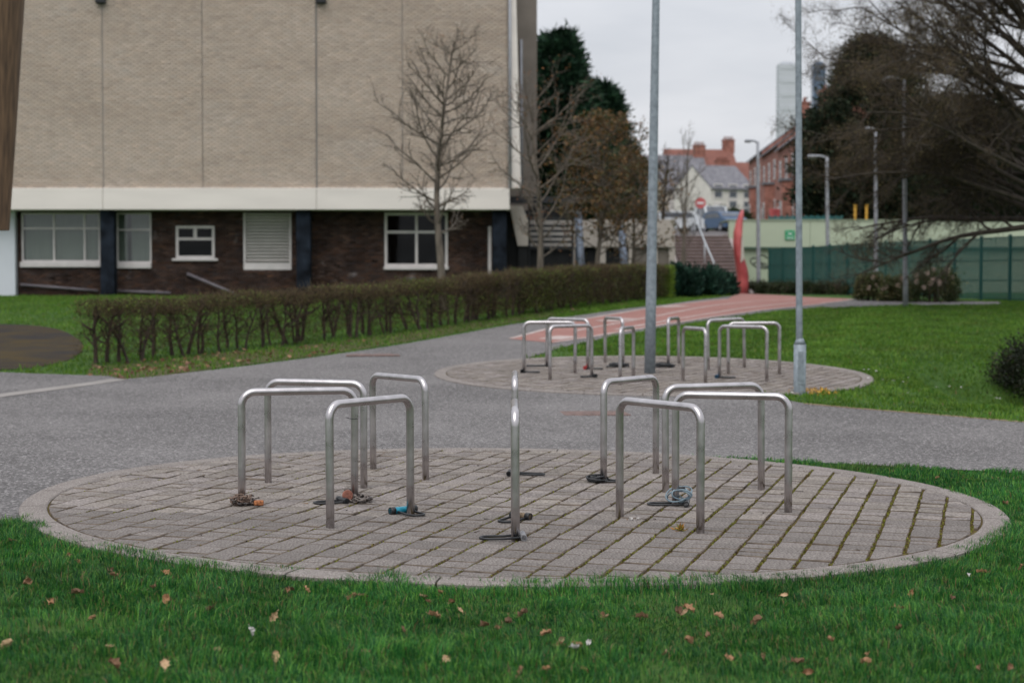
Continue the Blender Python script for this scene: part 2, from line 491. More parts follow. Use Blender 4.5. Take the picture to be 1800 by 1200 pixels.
moss_px = [(-300, 566), (0, 570), (60, 572), (110, 580), (150, 603), (140, 628), (80, 645), (0, 652), (-300, 652)]
mossp, MOSS = sheet('mossy_asphalt_patch', smooth_poly(G2(moss_px), 1), .010, M['asphalt_moss'])

def ribbon(name, pts, w, dz, m, h=0):
    """a painted line or strip along ground points"""
    P = [Vector(p[:2]) for p in pts]; Q = []
    for a, b in zip(P[:-1], P[1:]):
        n = max(1, int((b - a).length / .5))
        Q += [a.lerp(b, k / n) for k in range(n)]
    Q.append(P[-1])
    vs = []
    for i, p in enumerate(Q):
        d = (Q[min(i + 1, len(Q) - 1)] - Q[max(i - 1, 0)]).normalized(); nn = Vector((-d.y, d.x)) * w / 2
        for s_ in (1, -1):
            r = p + nn * s_; vs.append((r.x, r.y, T(r.x, r.y) + dz))
    me = np_mesh(name, vs, [(2 * i, 2 * i + 1, 2 * i + 3, 2 * i + 2) for i in range(len(Q) - 1)])
    o = obj(name, me, m); o['kind'] = 'structure'
    return o

for L_ in ([(974, 603), (1035, 594), (1152, 574), (1258, 557), (1371, 542.5), (1440, 535.5), (1498, 527)],
           [(898, 596.5), (1023, 562.5), (1152, 541.5), (1278, 526.5)],
           [(1010, 583), (1152, 557), (1290, 534), (1400, 526)],
           [(1080, 581), (1200, 560), (1330, 540), (1420, 531)]):
    ribbon('lane_line', [gnd(*p) for p in L_], .11, .022, M['white_paint'])
for L_ in ([(965, 598), (1000, 592.5)], [(1062, 566), (1105, 561)], [(1158, 541), (1205, 539)]):
    ribbon('lane_marking', [gnd(*p) for p in L_], .5, .023, M['white_paint'])
ribbon('concrete_strip', [gnd(*p) for p in ((-300, 742), (0, 697), (100, 684), (212, 668))], .28, .017, M['strip_concrete'])
M['thatch'] = ground_like('dry_grass_edge', (.20, .14, .10), (.30, .21, .16), (.16, .13, .06), 4, 40)
M['seam'] = ground_like('tarmac_seam', (.085, .08, .08), (.115, .108, .108), (.10, .095, .095), 2, 40)
ribbon('path_edge', [gnd(*p) for p in ((1415, 711), (1500, 719), (1620, 728.5), (1800, 743.5), (2050, 765))], .10, .016, M['thatch'])
# leaf-littered verge under the hedge
verge_px = [(150, 660), (220, 668), (300, 659), (400, 645), (560, 625), (720, 600), (900, 567), (1170, 533), (1170, 526), (900, 556), (720, 583), (560, 605), (400, 620), (280, 634), (160, 645)]
verge, VERGE = sheet('hedge_verge', G2(verge_px), .006, M['verge'])

# ------------------------------------------------------------------ paving circles
def clip_circle(poly, r):
    n = 96
    for k in range(n):
        a = 2 * math.pi * (k + .5) / n; nx_, ny_ = math.cos(a), math.sin(a); d = r * math.cos(math.pi / n)
        out = []
        for i in range(len(poly)):
            p, q_ = poly[i], poly[(i + 1) % len(poly)]
            dp = p[0] * nx_ + p[1] * ny_ - d; dq = q_[0] * nx_ + q_[1] * ny_ - d
            if dp <= 0: out.append(p)
            if dp * dq < 0:
                t = dp / (dp - dq); out.append((p[0] + (q_[0] - p[0]) * t, p[1] + (q_[1] - p[1]) * t))
        poly = out
        if len(poly) < 3: return []
    return poly

def area(P): return .5 * abs(sum(P[i][0] * P[(i + 1) % len(P)][1] - P[(i + 1) % len(P)][0] * P[i][1] for i in range(len(P))))

def pavers_for(r, ang, rowh, seed, gap_row=.016, gap=.006):
    rr = random.Random(seed); out = []
    ca, sa = math.cos(ang), math.sin(ang)
    nrow = int(2 * r / rowh) + 2
    for i in range(-nrow // 2, nrow // 2 + 1):
        v0 = i * rowh; s = -r - rr.uniform(0, .2)
        while s < r:
            Lp = rr.choice((.14, .18, .18, .22, .26)) if rr.random() < .88 else .11
            a, b = s + gap / 2, s + Lp - gap / 2
            g = gap_row / 2 * rr.uniform(.6, 1.2) * (.5 + .65 * min(1, max(0, (1.6 - v0) / 3.2)))
            P = [(a, v0 + g), (b, v0 + g), (b, v0 + rowh - g), (a, v0 + rowh - g)]
            P = [(x + rr.uniform(-.003, .003), y + rr.uniform(-.003, .003)) for x, y in P]
            P = [(x * ca - y * sa, x * sa + y * ca) for x, y in P]
            P = clip_circle(P, r)
            if P and area(P) > .0022: out.append(P)
            s += Lp
    return out

def brown_sides(o, tops):  # every face but the tops gets the darker brown
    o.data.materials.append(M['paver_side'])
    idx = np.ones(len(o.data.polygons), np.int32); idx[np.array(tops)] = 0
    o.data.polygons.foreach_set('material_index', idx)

def paver_geo(P, c, z, h, rr, plane):
    """bevelled block: top inset, sides down"""
    cx = sum(p[0] for p in P) / len(P); cy = sum(p[1] for p in P) / len(P)
    b = .007
    tx, ty = rr.gauss(0, .012), rr.gauss(0, .012); dz = rr.gauss(0, .0018)
    vs = []; n = len(P)
    for lev in range(3):
        for (x, y) in P:
            d = math.hypot(x - cx, y - cy) or 1
            k = 1 - (b / d if lev == 2 else 0)
            X_, Y_ = cx + (x - cx) * k, cy + (y - cy) * k
            zt = plane(c[0] + X_, c[1] + Y_) + z + dz + tx * (x - cx) + ty * (y - cy)
            vs.append((X_, Y_, zt - (h if lev == 0 else .006 if lev == 1 else 0)))
    fs = [tuple(range(2 * n, 3 * n))]
    for lv in (0, 1):
        for i in range(n): j = (i + 1) % n; fs.append((lv * n + i, lv * n + j, lv * n + n + j, lv * n + n + i))
    return vs, fs

C1 = (0.02, 11.36); C2 = (2.07, 24.3)
RO, BAND = 3.30, .18
plane1 = lambda x, y: T(x, y)
def paving_circle(c, seed, ang, near, label_name):
    rr = random.Random(seed)
    ro = RO if near else 3.22
    ri = ro - BAND
    # soil bed disc
    vs = [(0, 0, T(*c) + .017)]; n = 64; fs = []
    rings = [ri * k / 6 for k in range(1, 7)]; rings[-1] = ro - .03
    for rad in rings:
        for k in range(n):
            a = 2 * math.pi * k / n; x, y = rad * math.cos(a), rad * math.sin(a)
            vs.append((x, y, T(c[0] + x, c[1] + y) + .017))
    for k in range(n): fs.append((0, 1 + k, 1 + (k + 1) % n))
    for m_ in range(5):
        for k in range(n):
            a0 = 1 + m_ * n; k2 = (k + 1) % n
            fs.append((a0 + k, a0 + n + k, a0 + n + k2, a0 + k2))
    mb = MB().add(vs, fs, True)
    root = mb.build(label_name, M['bed']); root.location = (c[0], c[1], 0); root['kind'] = 'structure'
    # concrete edging segments
    ns = 26
    for k in range(ns):
        a0 = 2 * math.pi * k / ns + .002; a1 = 2 * math.pi * (k + 1) / ns - .002
        vs = []; fs = []; m_ = 6
        prof = [(ri + .006, -.05), (ri + .006, .024), (ri + .014, .031), (ro - .012, .031), (ro, .022), (ro, -.06)]
        for i in range(m_ + 1):
            a = a0 + (a1 - a0) * i / m_; ca, sa = math.cos(a), math.sin(a)
            for (r_, h) in prof:
                x, y = r_ * ca, r_ * sa; vs.append((x, y, T(c[0] + x, c[1] + y) + h))
        pn = len(prof)
        for i in range(m_):
            for j in range(pn - 1): fs.append((i * pn + j, (i + 1) * pn + j, (i + 1) * pn + j + 1, i * pn + j + 1))
        fs += [tuple(range(pn)), tuple(m_ * pn + j for j in reversed(range(pn)))]
        MB().add(vs, fs).build('edging_slab', M['concrete'], root)
    ps = pavers_for(ri - .004, ang, .18, seed)
    ps.sort(key=lambda P: (sum(p[1] for p in P) / len(P)))
    if near:
        for P in ps[:300]:
            v, f = paver_geo(P, c, .029, .03, rr, plane1)
            cx = sum(p[0] for p in P) / len(P); cy = sum(p[1] for p in P) / len(P); cz = v[0][2]
            o = MB().add([(a - cx, b - cy, d - cz) for a, b, d in v], f).build('paver', M['paver'], root)
            o.location = (cx, cy, cz); brown_sides(o, [0])
        rest = ps[300:]
    else: rest = ps
    mb = MB(); tops = []
    for P in rest:
        v, f = paver_geo(P, c, .029, .03, rr, plane1)
        g = rr.uniform(.82, 1.18); mb.cc = (g, g, g * rr.uniform(.96, 1.03))
        tops.append(len(mb.f)); mb.add(v, f)
    o = mb.build('paver_field', M['paver_far'], root); o['kind'] = 'stuff'; brown_sides(o, tops)
    return root
ring1 = paving_circle(C1, 3, math.radians(74), True, 'paved_circle')
ring2 = paving_circle(C2, 5, math.radians(60), False, 'paved_circle')

# ------------------------------------------------------------------ bike stands
SH = .75; RI, ROUT = 1.136, 1.893
def stand_mesh(L=ROUT - RI, h=SH, r=.0255, br=.088):
    pts = [(0, 0, -.06), (0, 0, .2), (0, 0, h - br)]
    for k in range(1, 9):
        a = math.pi / 2 * k / 8; pts.append((br - br * math.cos(a), 0, h - br + br * math.sin(a)))
    pts.append((L / 2, 0, h))
    for k in range(0, 9):
        a = math.pi / 2 * k / 8; pts.append((L - br + br * math.sin(a), 0, h - br + br * math.cos(a)))
    pts += [(L, 0, .2), (L, 0, -.06)]
    return MB().tube(pts, r, 20).mesh('bike_stand')
stand_me = stand_mesh(); stand_me.materials.append(M['steel'])
def stand_xy(c, deg, r):
    a = math.radians(deg); return c[0] + r * math.cos(a), c[1] + r * math.sin(a)
S1 = {-90: 'E', -54: 'H', -18: 'J', 18: 'I', 54: 'G', 90: 'F', 126: 'C', 162: 'B', 198: 'A', 234: 'D'}
LAB1 = {'E': 'steel bike stand nearest the camera, seen end-on with grey-ended lock at its foot',
        'H': 'front right steel bike stand of the near circle with no lock on it',
        'J': 'steel bike stand of the near circle with blue-grey coiled cable on its inner leg',
        'I': 'rightmost rear steel bike stand of the near circle, behind the one with coiled cable',
        'G': 'rear right steel bike stand of the near circle, black cable at its left leg',
        'F': 'rear steel bike stand of the near circle, end-on directly behind the nearest one',
        'C': 'rear left narrow-looking steel bike stand of the near circle on bare pavers',
        'B': 'left rear steel bike stand of the near circle, just behind the one with rusty chain',
        'A': 'leftmost steel bike stand of the near circle with rusty chain round its outer leg',
        'D': 'front left steel bike stand of the near circle with bright blue lock at one foot'}
# measured small departures of each stand's heading from the even spacing
for deg, nm in S1.items():
    x0, y0 = stand_xy(C1, deg, RI)
    o = bpy.data.objects.new('bike_stand', stand_me); link(o)
    o.location = (x0, y0, T(x0, y0) + .028); o.rotation_euler = (R.gauss(0, .006), R.gauss(0, .006), math.radians(deg))
    tag(o, LAB1[nm], 'bike stand', 'bike stands of the near circle')
LAB2 = {0: 'rightmost steel bike stand of the far circle', 36: 'rear right steel bike stand of the far circle with its loop rising behind others',
        72: 'rear steel bike stand just right of the lamp post in the far circle', 108: 'rear steel bike stand just left of the lamp post in the far circle',
        144: 'rear left steel bike stand of the far circle', 180: 'leftmost steel bike stand of the far circle with dark lock at its foot',
        216: 'front left steel bike stand of the far circle', 252: 'front steel bike stand of the far circle left of the lamp post',
        288: 'front steel bike stand of the far circle right of the lamp post', 324: 'front right steel bike stand of the far circle with blue lock'}
for deg in LAB2:
    x0, y0 = stand_xy(C2, deg, RI)
    o = bpy.data.objects.new('bike_stand', stand_me); link(o)
    o.location = (x0, y0, T(x0, y0) + .028); o.rotation_euler = (R.gauss(0, .01), R.gauss(0, .01), math.radians(deg))
    tag(o, LAB2[deg], 'bike stand', 'bike stands of the far circle')

# ------------------------------------------------------------------ main building (frontal, 58 m away)
M['buff'] = mat('buff_brick', (.535, .44, .36), .9, var=.08, scale=.35, attr=True, spec=.1, tint=(.56, .47, .395), blot=((.58, .51, .45), .5, .58, .82), stretch=(.5, 1, 1.6))
M['buff_mortar'] = mat('buff_mortar', (.17, .15, .13), .95, var=.15, scale=3, spec=.1)
M['dark_brick'] = mat('dark_brick', (.045, .029, .025), .85, var=.35, scale=1.2, attr=True, spec=.15, tint=(.062, .039, .031), blot=((.22, .19, .185), 1.6, .62, .76))
M['dark_mortar'] = mat('dark_mortar', (.05, .035, .032), .95, var=.3, scale=3)
M['fascia'] = mat('white_fascia', (.74, .69, .64), .7, var=.06, scale=.7, stretch=(.6, 1, 3), spec=.3)
M['column'] = mat('blue_black_paint', (.005, .0075, .012), .8, var=.5, scale=2.5, tint=(.014, .019, .028), spec=.12)
M['white_frame'] = mat('white_window_paint', (.62, .58, .57), .6, var=.1, scale=3)
M['pane'] = glass_mat('window_glass')
M['pane_dark'] = glass_mat('dark_window_glass', (.35, .4, .4), .018)
M['blind'] = mat('grey_green_blind', (.255, .265, .24), .9, var=.08, scale=2, stretch=(6, 1, .3))
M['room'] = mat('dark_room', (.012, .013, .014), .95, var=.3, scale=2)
M['white_panel'] = mat('white_wall_panel', (.60, .63, .68), .7, var=.05, scale=1)
M['pipe'] = mat('grey_pipe', (.14, .125, .14), .6, var=.2, scale=4)
M['brown_grey'] = mat('brown_grey_render', (.20, .175, .15), .9, var=.12, scale=1.5)
M['pale_conc'] = mat('pale_concrete', (.50, .45, .40), .85, var=.1, scale=.8, blot=((.36, .33, .30), 1.2, .58, .75))
M['dark_steel'] = mat('dark_steel', (.03, .032, .036), .6, .3, var=.3, scale=3)
M['blue_steel'] = mat('blue_grey_steel', (.14, .17, .22), .55, .2, var=.15, scale=3)
M['plinth'] = mat('grey_plinth', (.2, .18, .17), .9, var=.2, scale=2)

M['joint'] = mat('grey_joint', (.17, .16, .155), .8, var=.15, scale=2)
BY = 57.6                      # plane of the upper wall
BL = 58.5                      # plane of the ground floor wall
GZ = T(-10, 58)
bx = lambda px, Y=BY: at(px, 300, Y).x
bz = lambda py, Y=BY: at(500, py, Y).z
bld = empty('hall_building', (-9, BL, GZ))
tag(bld, 'large buff brick hall with blank upper wall, white band and dark ground floor', 'building')
def kid(mb, name, m, parent=bld):
    o = mb.build(name, m, parent)
    if parent is not None:
        par = parent
        w = Vector((0, 0, 0))
        while par is not None: w += par.location; par = par.parent
        o.location = -w if parent.type == 'EMPTY' and parent.parent is None else Vector((0, 0, 0))
    return o

def brick_wall(x0, x1, z0, z1, y, name, m, parent, holes=(), bw=.225, bh=.075, tone=.16, seed=1, j=.010, proud=.012, hue=0, loose=False, jz=None):
    jz = jz or j
    rg = np.random.default_rng(seed)
    rows = int((z1 - z0) / bh); V = []; Fq = []; C = []
    for r in range(rows):
        off = (r % 2) * bw / 2 if not loose else rg.uniform(0, bw)
        xs = np.arange(x0 - off, x1, bw)
        for xa in xs:
            a = max(xa, x0) + j / 2; b = min(xa + bw, x1) - j / 2
            if b - a < .03: continue
            za = z0 + r * bh + jz / 2; zb = za + bh - jz
            for h in holes:
                if h[2] - .02 < (za + zb) / 2 < h[3] + .02 and a < h[1] and b > h[0]:
                    if a < h[0]: b = h[0]
                    elif b > h[1]: a = h[1]
                    else: b = a
            if b - a < .02: continue
            k = len(V); p = y - proud + rg.uniform(-.002, .002)
            V += [(a, p, za), (b, p, za), (b, p, zb), (a, p, zb), (a, y, za), (b, y, za), (b, y, zb), (a, y, zb)]
            Fq += [(k, k + 1, k + 2, k + 3), (k, k + 4, k + 5, k + 1), (k + 1, k + 5, k + 6, k + 2), (k + 2, k + 6, k + 7, k + 3), (k + 3, k + 7, k + 4, k)]
            g = 1 + rg.normal() * tone * .5
            h = rg.normal() * hue
            C += [(g * (1 + h), g, g * (1 - h))] * 8
    o = obj(name, np_mesh(name, V, Fq, np.array(C)), m, parent)
    o['kind'] = 'stuff'
    return o

joints = [-180, 182, 357, 557, 708, 893]
z_bt, z_bb, z_top = bz(331), bz(369), bz(-90)
for i in range(5):
    xa, xb = bx(joints[i]) + .012, bx(joints[i + 1]) - .012
    pn = kid(MB().bar(xa, xb, BY, BY + .3, z_bt + .002, z_top), 'brick_panel', M['buff_mortar'])
    br = brick_wall(xa, xb, z_bt + .004, z_top, BY, 'brickwork', M['buff'], pn, seed=20 + i, hue=.012, tone=.14, j=.005, jz=.020)
# movement joints and downpipes
for px, w in ((182, .035), (557, .055), (708, .02), (357, .012)):
    kid(MB().bar(bx(px) - w / 2, bx(px) + w / 2, BY - .004 - w * .3, BY + .1, z_bt + .003, z_top), 'wall_joint', M['joint'])
for px in (181, 566):
    kid(MB().box((bx(px), BY - .12, bz(2)), (.36, .22, .22), bev=.03).box((bx(px), BY - .08, bz(-14)), (.16, .14, .35)), 'wall_light', M['dark_steel'])
# white band in lengths
for a, b in ((-180, 182), (182, 557), (557, 896)):
    kid(MB().box(((bx(a) + bx(b)) / 2, BY + .35, (z_bt + z_bb) / 2), (bx(b) - bx(a) - .012, 1.0, z_bt - z_bb), bev=.015), 'fascia_band', M['fascia'])
kid(MB().bar(bx(-180), bx(896), BY + .4, BY + 14, z_bb + .05, z_bb + .3), 'soffit', M['fascia'])
kid(MB().bar(bx(-180), bx(893), BY + .35, BY + 14, z_bt + .01, z_top), 'upper_core', M['buff_mortar'])
kid(MB().bar(bx(-182), bx(897), BY - .1, BY + 14, z_top + .005, z_top + .35), 'roof', M['plinth'])
# end pier of white concrete, widening downward
pp_ = [(bx(893.5), z_bt + .01), (bx(916), z_bt + .01), (bx(905), z_top), (bx(893.5), z_top)]
kid(MB().prism(pp_, 'y', BY + .05, BY + 1.2), 'end_pier', M['fascia'])
kid(MB().tube([(bx(897), BY - .05, z_bt), (bx(896), BY - .05, z_top)], .045, 8), 'downpipe', M['galv_far'])

# ground floor wall, with real openings
LX = lambda px: at(px, 400, BL).x
LZ = lambda py: at(500, py, BL).z
wins = {'a': (38, 176, 374, 470), 'b': (205, 266, 374, 472), 'c': (309, 377, 397, 457), 'd': (428, 512, 374, 474), 'e': (676, 787, 374, 474)}
holes = [(LX(w[0]), LX(w[1]), LZ(w[3]), LZ(w[2])) for w in wins.values()]
gz0, gz1 = GZ - .15, z_bb + .06
mb = MB(); xs = sorted(set([LX(30), LX(868)] + [h[0] for h in holes] + [h[1] for h in holes]))
for xa, xb in zip(xs[:-1], xs[1:]):
    h = [k for k in holes if k[0] <= (xa + xb) / 2 <= k[1]]
    if h:
        mb.bar(xa, xb, BL, BL + .25, gz0, h[0][2])
        if gz1 - h[0][3] > .02: mb.bar(xa, xb, BL, BL + .25, h[0][3], gz1)
    else: mb.bar(xa, xb, BL, BL + .25, gz0, gz1)
gw = kid(mb, 'ground_floor_wall', M['dark_mortar'])
brick_wall(LX(30), LX(868), gz0, gz1, BL, 'brickwork', M['dark_brick'], gw, holes, seed=4, tone=.5, hue=.08)
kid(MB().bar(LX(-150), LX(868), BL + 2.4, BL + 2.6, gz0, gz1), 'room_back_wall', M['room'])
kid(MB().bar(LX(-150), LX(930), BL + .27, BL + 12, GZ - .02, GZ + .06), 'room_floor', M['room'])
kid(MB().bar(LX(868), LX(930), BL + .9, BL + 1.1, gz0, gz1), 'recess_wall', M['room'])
pl = kid(MB().bar(LX(-150), LX(29.5), BL - .25, BL + .3, gz0, gz1), 'white_side_panel', M['white_panel'])
pl['label'] = 'white panel at left end of the ground floor'
for px in (188, 533, 878):
    kid(MB().box((at(px, 400, BY + .12).x, BY + .32, (gz0 + z_bb) / 2), (.50, .42, z_bb - gz0 - .004), bev=.02), 'column', M['column'])
kid(MB().bar(LX(858), LX(863.5), BL - .06, BL - .016, LZ(505), LZ(398)), 'white_post', M['white_frame'])

def window(x0, x1, z0, z1, vs_, hs_, fw=.055, pane='pane', blind=None, sill=.16, sill_w=0, y=BL):
    """frame with mullions at fractions vs_ and transoms hs_; panes are sub-parts"""
    mb = MB(); d0, d1 = y - .005, y + .07
    mb.bar(x0, x0 + fw, d0, d1, z0, z1); mb.bar(x1 - fw, x1, d0, d1, z0, z1)
    mb.bar(x0 + fw, x1 - fw, d0, d1, z0, z0 + fw); mb.bar(x0 + fw, x1 - fw, d0, d1, z1 - fw, z1)
    vx = [x0 + (x1 - x0) * v for v in vs_]; hz = [z0 + (z1 - z0) * h for h in hs_]
    for v in vx: mb.bar(v - fw / 2, v + fw / 2, d0 + .002, d1 - .002, z0 + fw, z1 - fw)
    ed = [x0 + fw / 2] + vx + [x1 - fw / 2]
    for h in hz:
        for a, b in zip(ed[:-1], ed[1:]): mb.bar(a + fw / 2, b - fw / 2, d0 + .004, d1 - .004, h - fw / 2, h + fw / 2)
    w = kid(mb, 'window', M['white_frame'])
    ez = [z0 + fw / 2] + hz + [z1 - fw / 2]
    for a, b in zip(ed[:-1], ed[1:]):
        for c, d in zip(ez[:-1], ez[1:]):
            mp = MB().bar(a + fw / 2, b - fw / 2, y + .03, y + .042, c + fw / 2, d - fw / 2)
            mp.build('pane', M[pane], w)
    if blind:
        for a, b in blind:
            MB().bar(x0 + (x1 - x0) * a, x0 + (x1 - x0) * b, y + .14, y + .16, z0 + .02, z1).build('blind', M['blind'], w)
    if sill:
        MB().box(((x0 + x1) / 2, y + .0, z0 - sill / 2 - .003), (x1 - x0 + sill_w, .22, sill), bev=.015).build('sill', M['white_frame'], w)
    return w
W_ = lambda k: (LX(wins[k][0]), LX(wins[k][1]), LZ(wins[k][3]), LZ(wins[k][2]))
x0, x1, z0, z1 = W_('a'); window(x0, x1, z0 + .2, z1, (.41, .80), (.68,), blind=((.03, .97),), sill=.19, sill_w=.1)
x0, x1, z0, z1 = W_('b'); window(x0, x1, z0 + .2, z1, (), (.66,), blind=((.04, .28), (.40, .97)), sill=.19)
x0, x1, z0, z1 = W_('c'); wc = window(x0, x1, z0 + .06, z1, (), (.60,), fw=.09, pane='pane_dark', sill=.09, sill_w=.25)
MB().bar((x0 + x1) / 2 - .06, (x0 + x1) / 2 + .06, BL - .02, BL + .06, z0 + .06 + .6 * (z1 - z0) + .01, z1 - .095).build('mullion', M['white_frame'], wc)
x0, x1, z0, z1 = W_('e'); window(x0, x1, z0 + .12, z1, (.505,), (.64,), fw=.09, pane='pane_dark', sill=.12, sill_w=.06)
x0, x1, z0, z1 = W_('d')
mb = MB().bar(x0, x0 + .07, BL - .02, BL + .1, z0, z1).bar(x1 - .07, x1, BL - .02, BL + .1, z0, z1).bar(x0 + .07, x1 - .07, BL - .02, BL + .1, z0, z0 + .24)
lv = kid(mb, 'louvre_vent', M['white_frame'])
n = 15
for k in range(n):
    zz = z0 + .27 + (z1 - z0 - .27) * (k + .5) / n
    MB().box(((x0 + x1) / 2, BL + .05, zz), (x1 - x0 - .16, .1, .035), rx=math.radians(-38)).build('slat', M['white_frame'], lv)
MB().bar(x0 + .07, x1 - .07, BL + .13, BL + .15, z0 + .24, z1).build('backing', M['blind'], lv)
# pipes along the foot of the wall and one that leans on it
for a, b in (((36, 500), (173, 511)), ((203, 511), (300, 515))):
    A, B_ = at(a[0], a[1], BL - .1), at(b[0], b[1], BL - .1)
    kid(MB().tube([A, B_], .05, 8), 'wall_pipe', M['pipe'])
A = at(329, 481, BL - .07); B_ = at(420, 522, BL - .6); B_.z = GZ + .03
pipe = MB().tube([A, A.lerp(B_, .5), B_], .055, 8).build('loose_pipe', M['pipe'])
tag(pipe, 'grey pipe leaning against dark brick wall under the small white window', 'pipe')

# wing, outside stair and landing right of the hall
wing = empty('rear_wing', (1.2, 64, GZ)); tag(wing, 'brown-grey rear wing rising just right of the white end pier', 'building')
WY = 64
kid(MB().bar(at(880, 0, WY).x, at(944, 0, WY).x, WY, WY + 9, GZ - .1, at(0, -90, WY).z), 'wall', M['brown_grey'], wing)
kid(MB().bar(at(878, 0, WY).x, at(946, 0, WY).x, WY - .1, WY + 9, at(0, -90, WY).z + .005, at(0, -90, WY).z + .3), 'roof', M['plinth'], wing)
kid(MB().tube([at(917, 350, WY - .07), at(916, 70, WY - .07)], .05, 8), 'downpipe', M['galv_far'], wing)

st = empty('outside_stair', (2, 60, GZ)); tag(st, 'dark steel outside stair and landing with slatted screen beside the hall', 'stair')
SY = 60.0
sx = lambda px, Y=SY: at(px, 400, Y).x
sz = lambda py, Y=SY: at(900, py, Y).z
kid(MB().bar(sx(897), sx(1016), SY - .3, SY + .35, sz(357), sz(346)), 'landing', M['dark_steel'], st)
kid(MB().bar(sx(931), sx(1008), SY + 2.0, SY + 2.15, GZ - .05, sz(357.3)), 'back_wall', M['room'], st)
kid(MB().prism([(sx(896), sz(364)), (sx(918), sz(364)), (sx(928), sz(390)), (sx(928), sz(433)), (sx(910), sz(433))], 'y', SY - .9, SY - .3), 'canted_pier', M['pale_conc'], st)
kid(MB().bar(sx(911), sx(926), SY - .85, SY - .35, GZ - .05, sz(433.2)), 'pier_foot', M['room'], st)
kid(MB().bar(sx(930), sx(1006), SY + .9, SY + 1.0, sz(434), sz(386)), 'pale_backing', M['fascia'], st)
for k, py in enumerate((384, 397, 406, 416, 425, 435)):
    kid(MB().bar(sx(930), sx(1007), SY - .02, SY + .02, sz(py + 2.4), sz(py - 2.4)), 'slat', M['dark_steel'], st)
for px in (930, 1006.5):
    kid(MB().bar(sx(px) - .04, sx(px) + .04, SY + .022, SY + .1, GZ - .05, sz(357.3)), 'post', M['dark_steel'], st)
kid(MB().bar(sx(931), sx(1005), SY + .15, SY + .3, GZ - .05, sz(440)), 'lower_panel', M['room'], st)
for k in range(7):
    zz = GZ + .16 * (k + 1)
    kid(MB().box((sx(1061), SY - 1.2 + k * .28, zz), (sx(1092) - sx(1030), .30, .05)), 'tread', M['dark_steel'], st)
kid(MB().bar(sx(1030), sx(1092), SY + 1.2, SY + 1.3, GZ - .05, GZ + 1.2), 'stair_back', M['room'], st)
for (pa, pb) in (((1016, 375), (1024, 470)), ((1092, 398), (1102, 470))):
    A, B_ = at(pa[0], pa[1], SY - .6), at(pb[0], pb[1], SY - 1.4); B_.z = T(B_.x, B_.y)
    kid(MB().tube([A, B_], .14, 4), 'stringer', M['blue_steel'], st)

lw = empty('pale_boundary_wall', (5, 64.5, GZ)); tag(lw, 'low pale concrete wall with beige base behind the young trees', 'wall')
kid(MB().bar(at(1006, 0, 64.5).x, at(1187, 0, 64.5).x, 64.4, 64.9, at(0, 434, 64.5).z, at(0, 386, 64.5).z), 'upper_band', M['pale_conc'], lw)
kid(MB().bar(at(1004, 0, 64.6).x, at(1099, 0, 64.6).x, 64.62, 64.86, GZ - .1, at(0, 434.3, 64.5).z), 'dark_base', M['room'], lw)
kid(MB().bar(at(1100, 0, 64.6).x, at(1183, 0, 64.6).x, 64.6, 64.85, GZ - .1, at(0, 434.3, 64.5).z), 'base', M['brown_grey'], lw)
for px in (1006, 1060, 1112, 1152, 1183):
    kid(MB().bar(at(px, 0, 64.5).x - .12, at(px, 0, 64.5).x + .12, 64.45, 64.7 - .11, GZ - .1, at(0, 434.3, 64.5).z), 'pier', M['pale_conc'], lw)

# hanging rust-brown tube at the left edge, on a mast that stands outside the picture
M['corten'] = mat('rust_brown_steel', (.085, .05, .026), .7, .1, var=.35, scale=3, stretch=(9, 9, .6), tint=(.115, .07, .036))
hx, hy = at(0, 300, 22).x, 22.0
scu = empty('tube_sculpture', (hx - 1.7, hy, T(hx - 1.7, hy))); tag(scu, 'rust-brown tapered tube hanging into the picture at upper left edge', 'sculpture')
A = at(-6, 405, hy); B_ = at(-12, -150, hy)
mb = MB(); n_ = 24
ring = []
mb.tube([A, A.lerp(B_, .33), A.lerp(B_, .66), B_], [.165, .27, .37, .47], n_, cap=False)
mb.tube([A + Vector((0, 0, .002)), A.lerp(B_, .33), A.lerp(B_, .66), B_], [.15, .255, .355, .455], n_, cap=False)
kid(mb, 'tapered_tube', M['corten'], scu)
mz = T(hx - 1.7, hy)
kid(MB().tube([(hx - 1.7, hy, mz - .1), (hx - 1.7, hy, B_.z + .5)], .14, 12), 'mast', M['corten'], scu)
kid(MB().tube([(hx - 1.7, hy, B_.z + .3), (B_.x, hy, B_.z + .3)], .1, 10), 'arm', M['corten'], scu)
kid(MB().tube([B_ + Vector((0, 0, -.4)), (B_.x, hy, B_.z + .35)], .05, 8), 'hanger', M['corten'], scu)

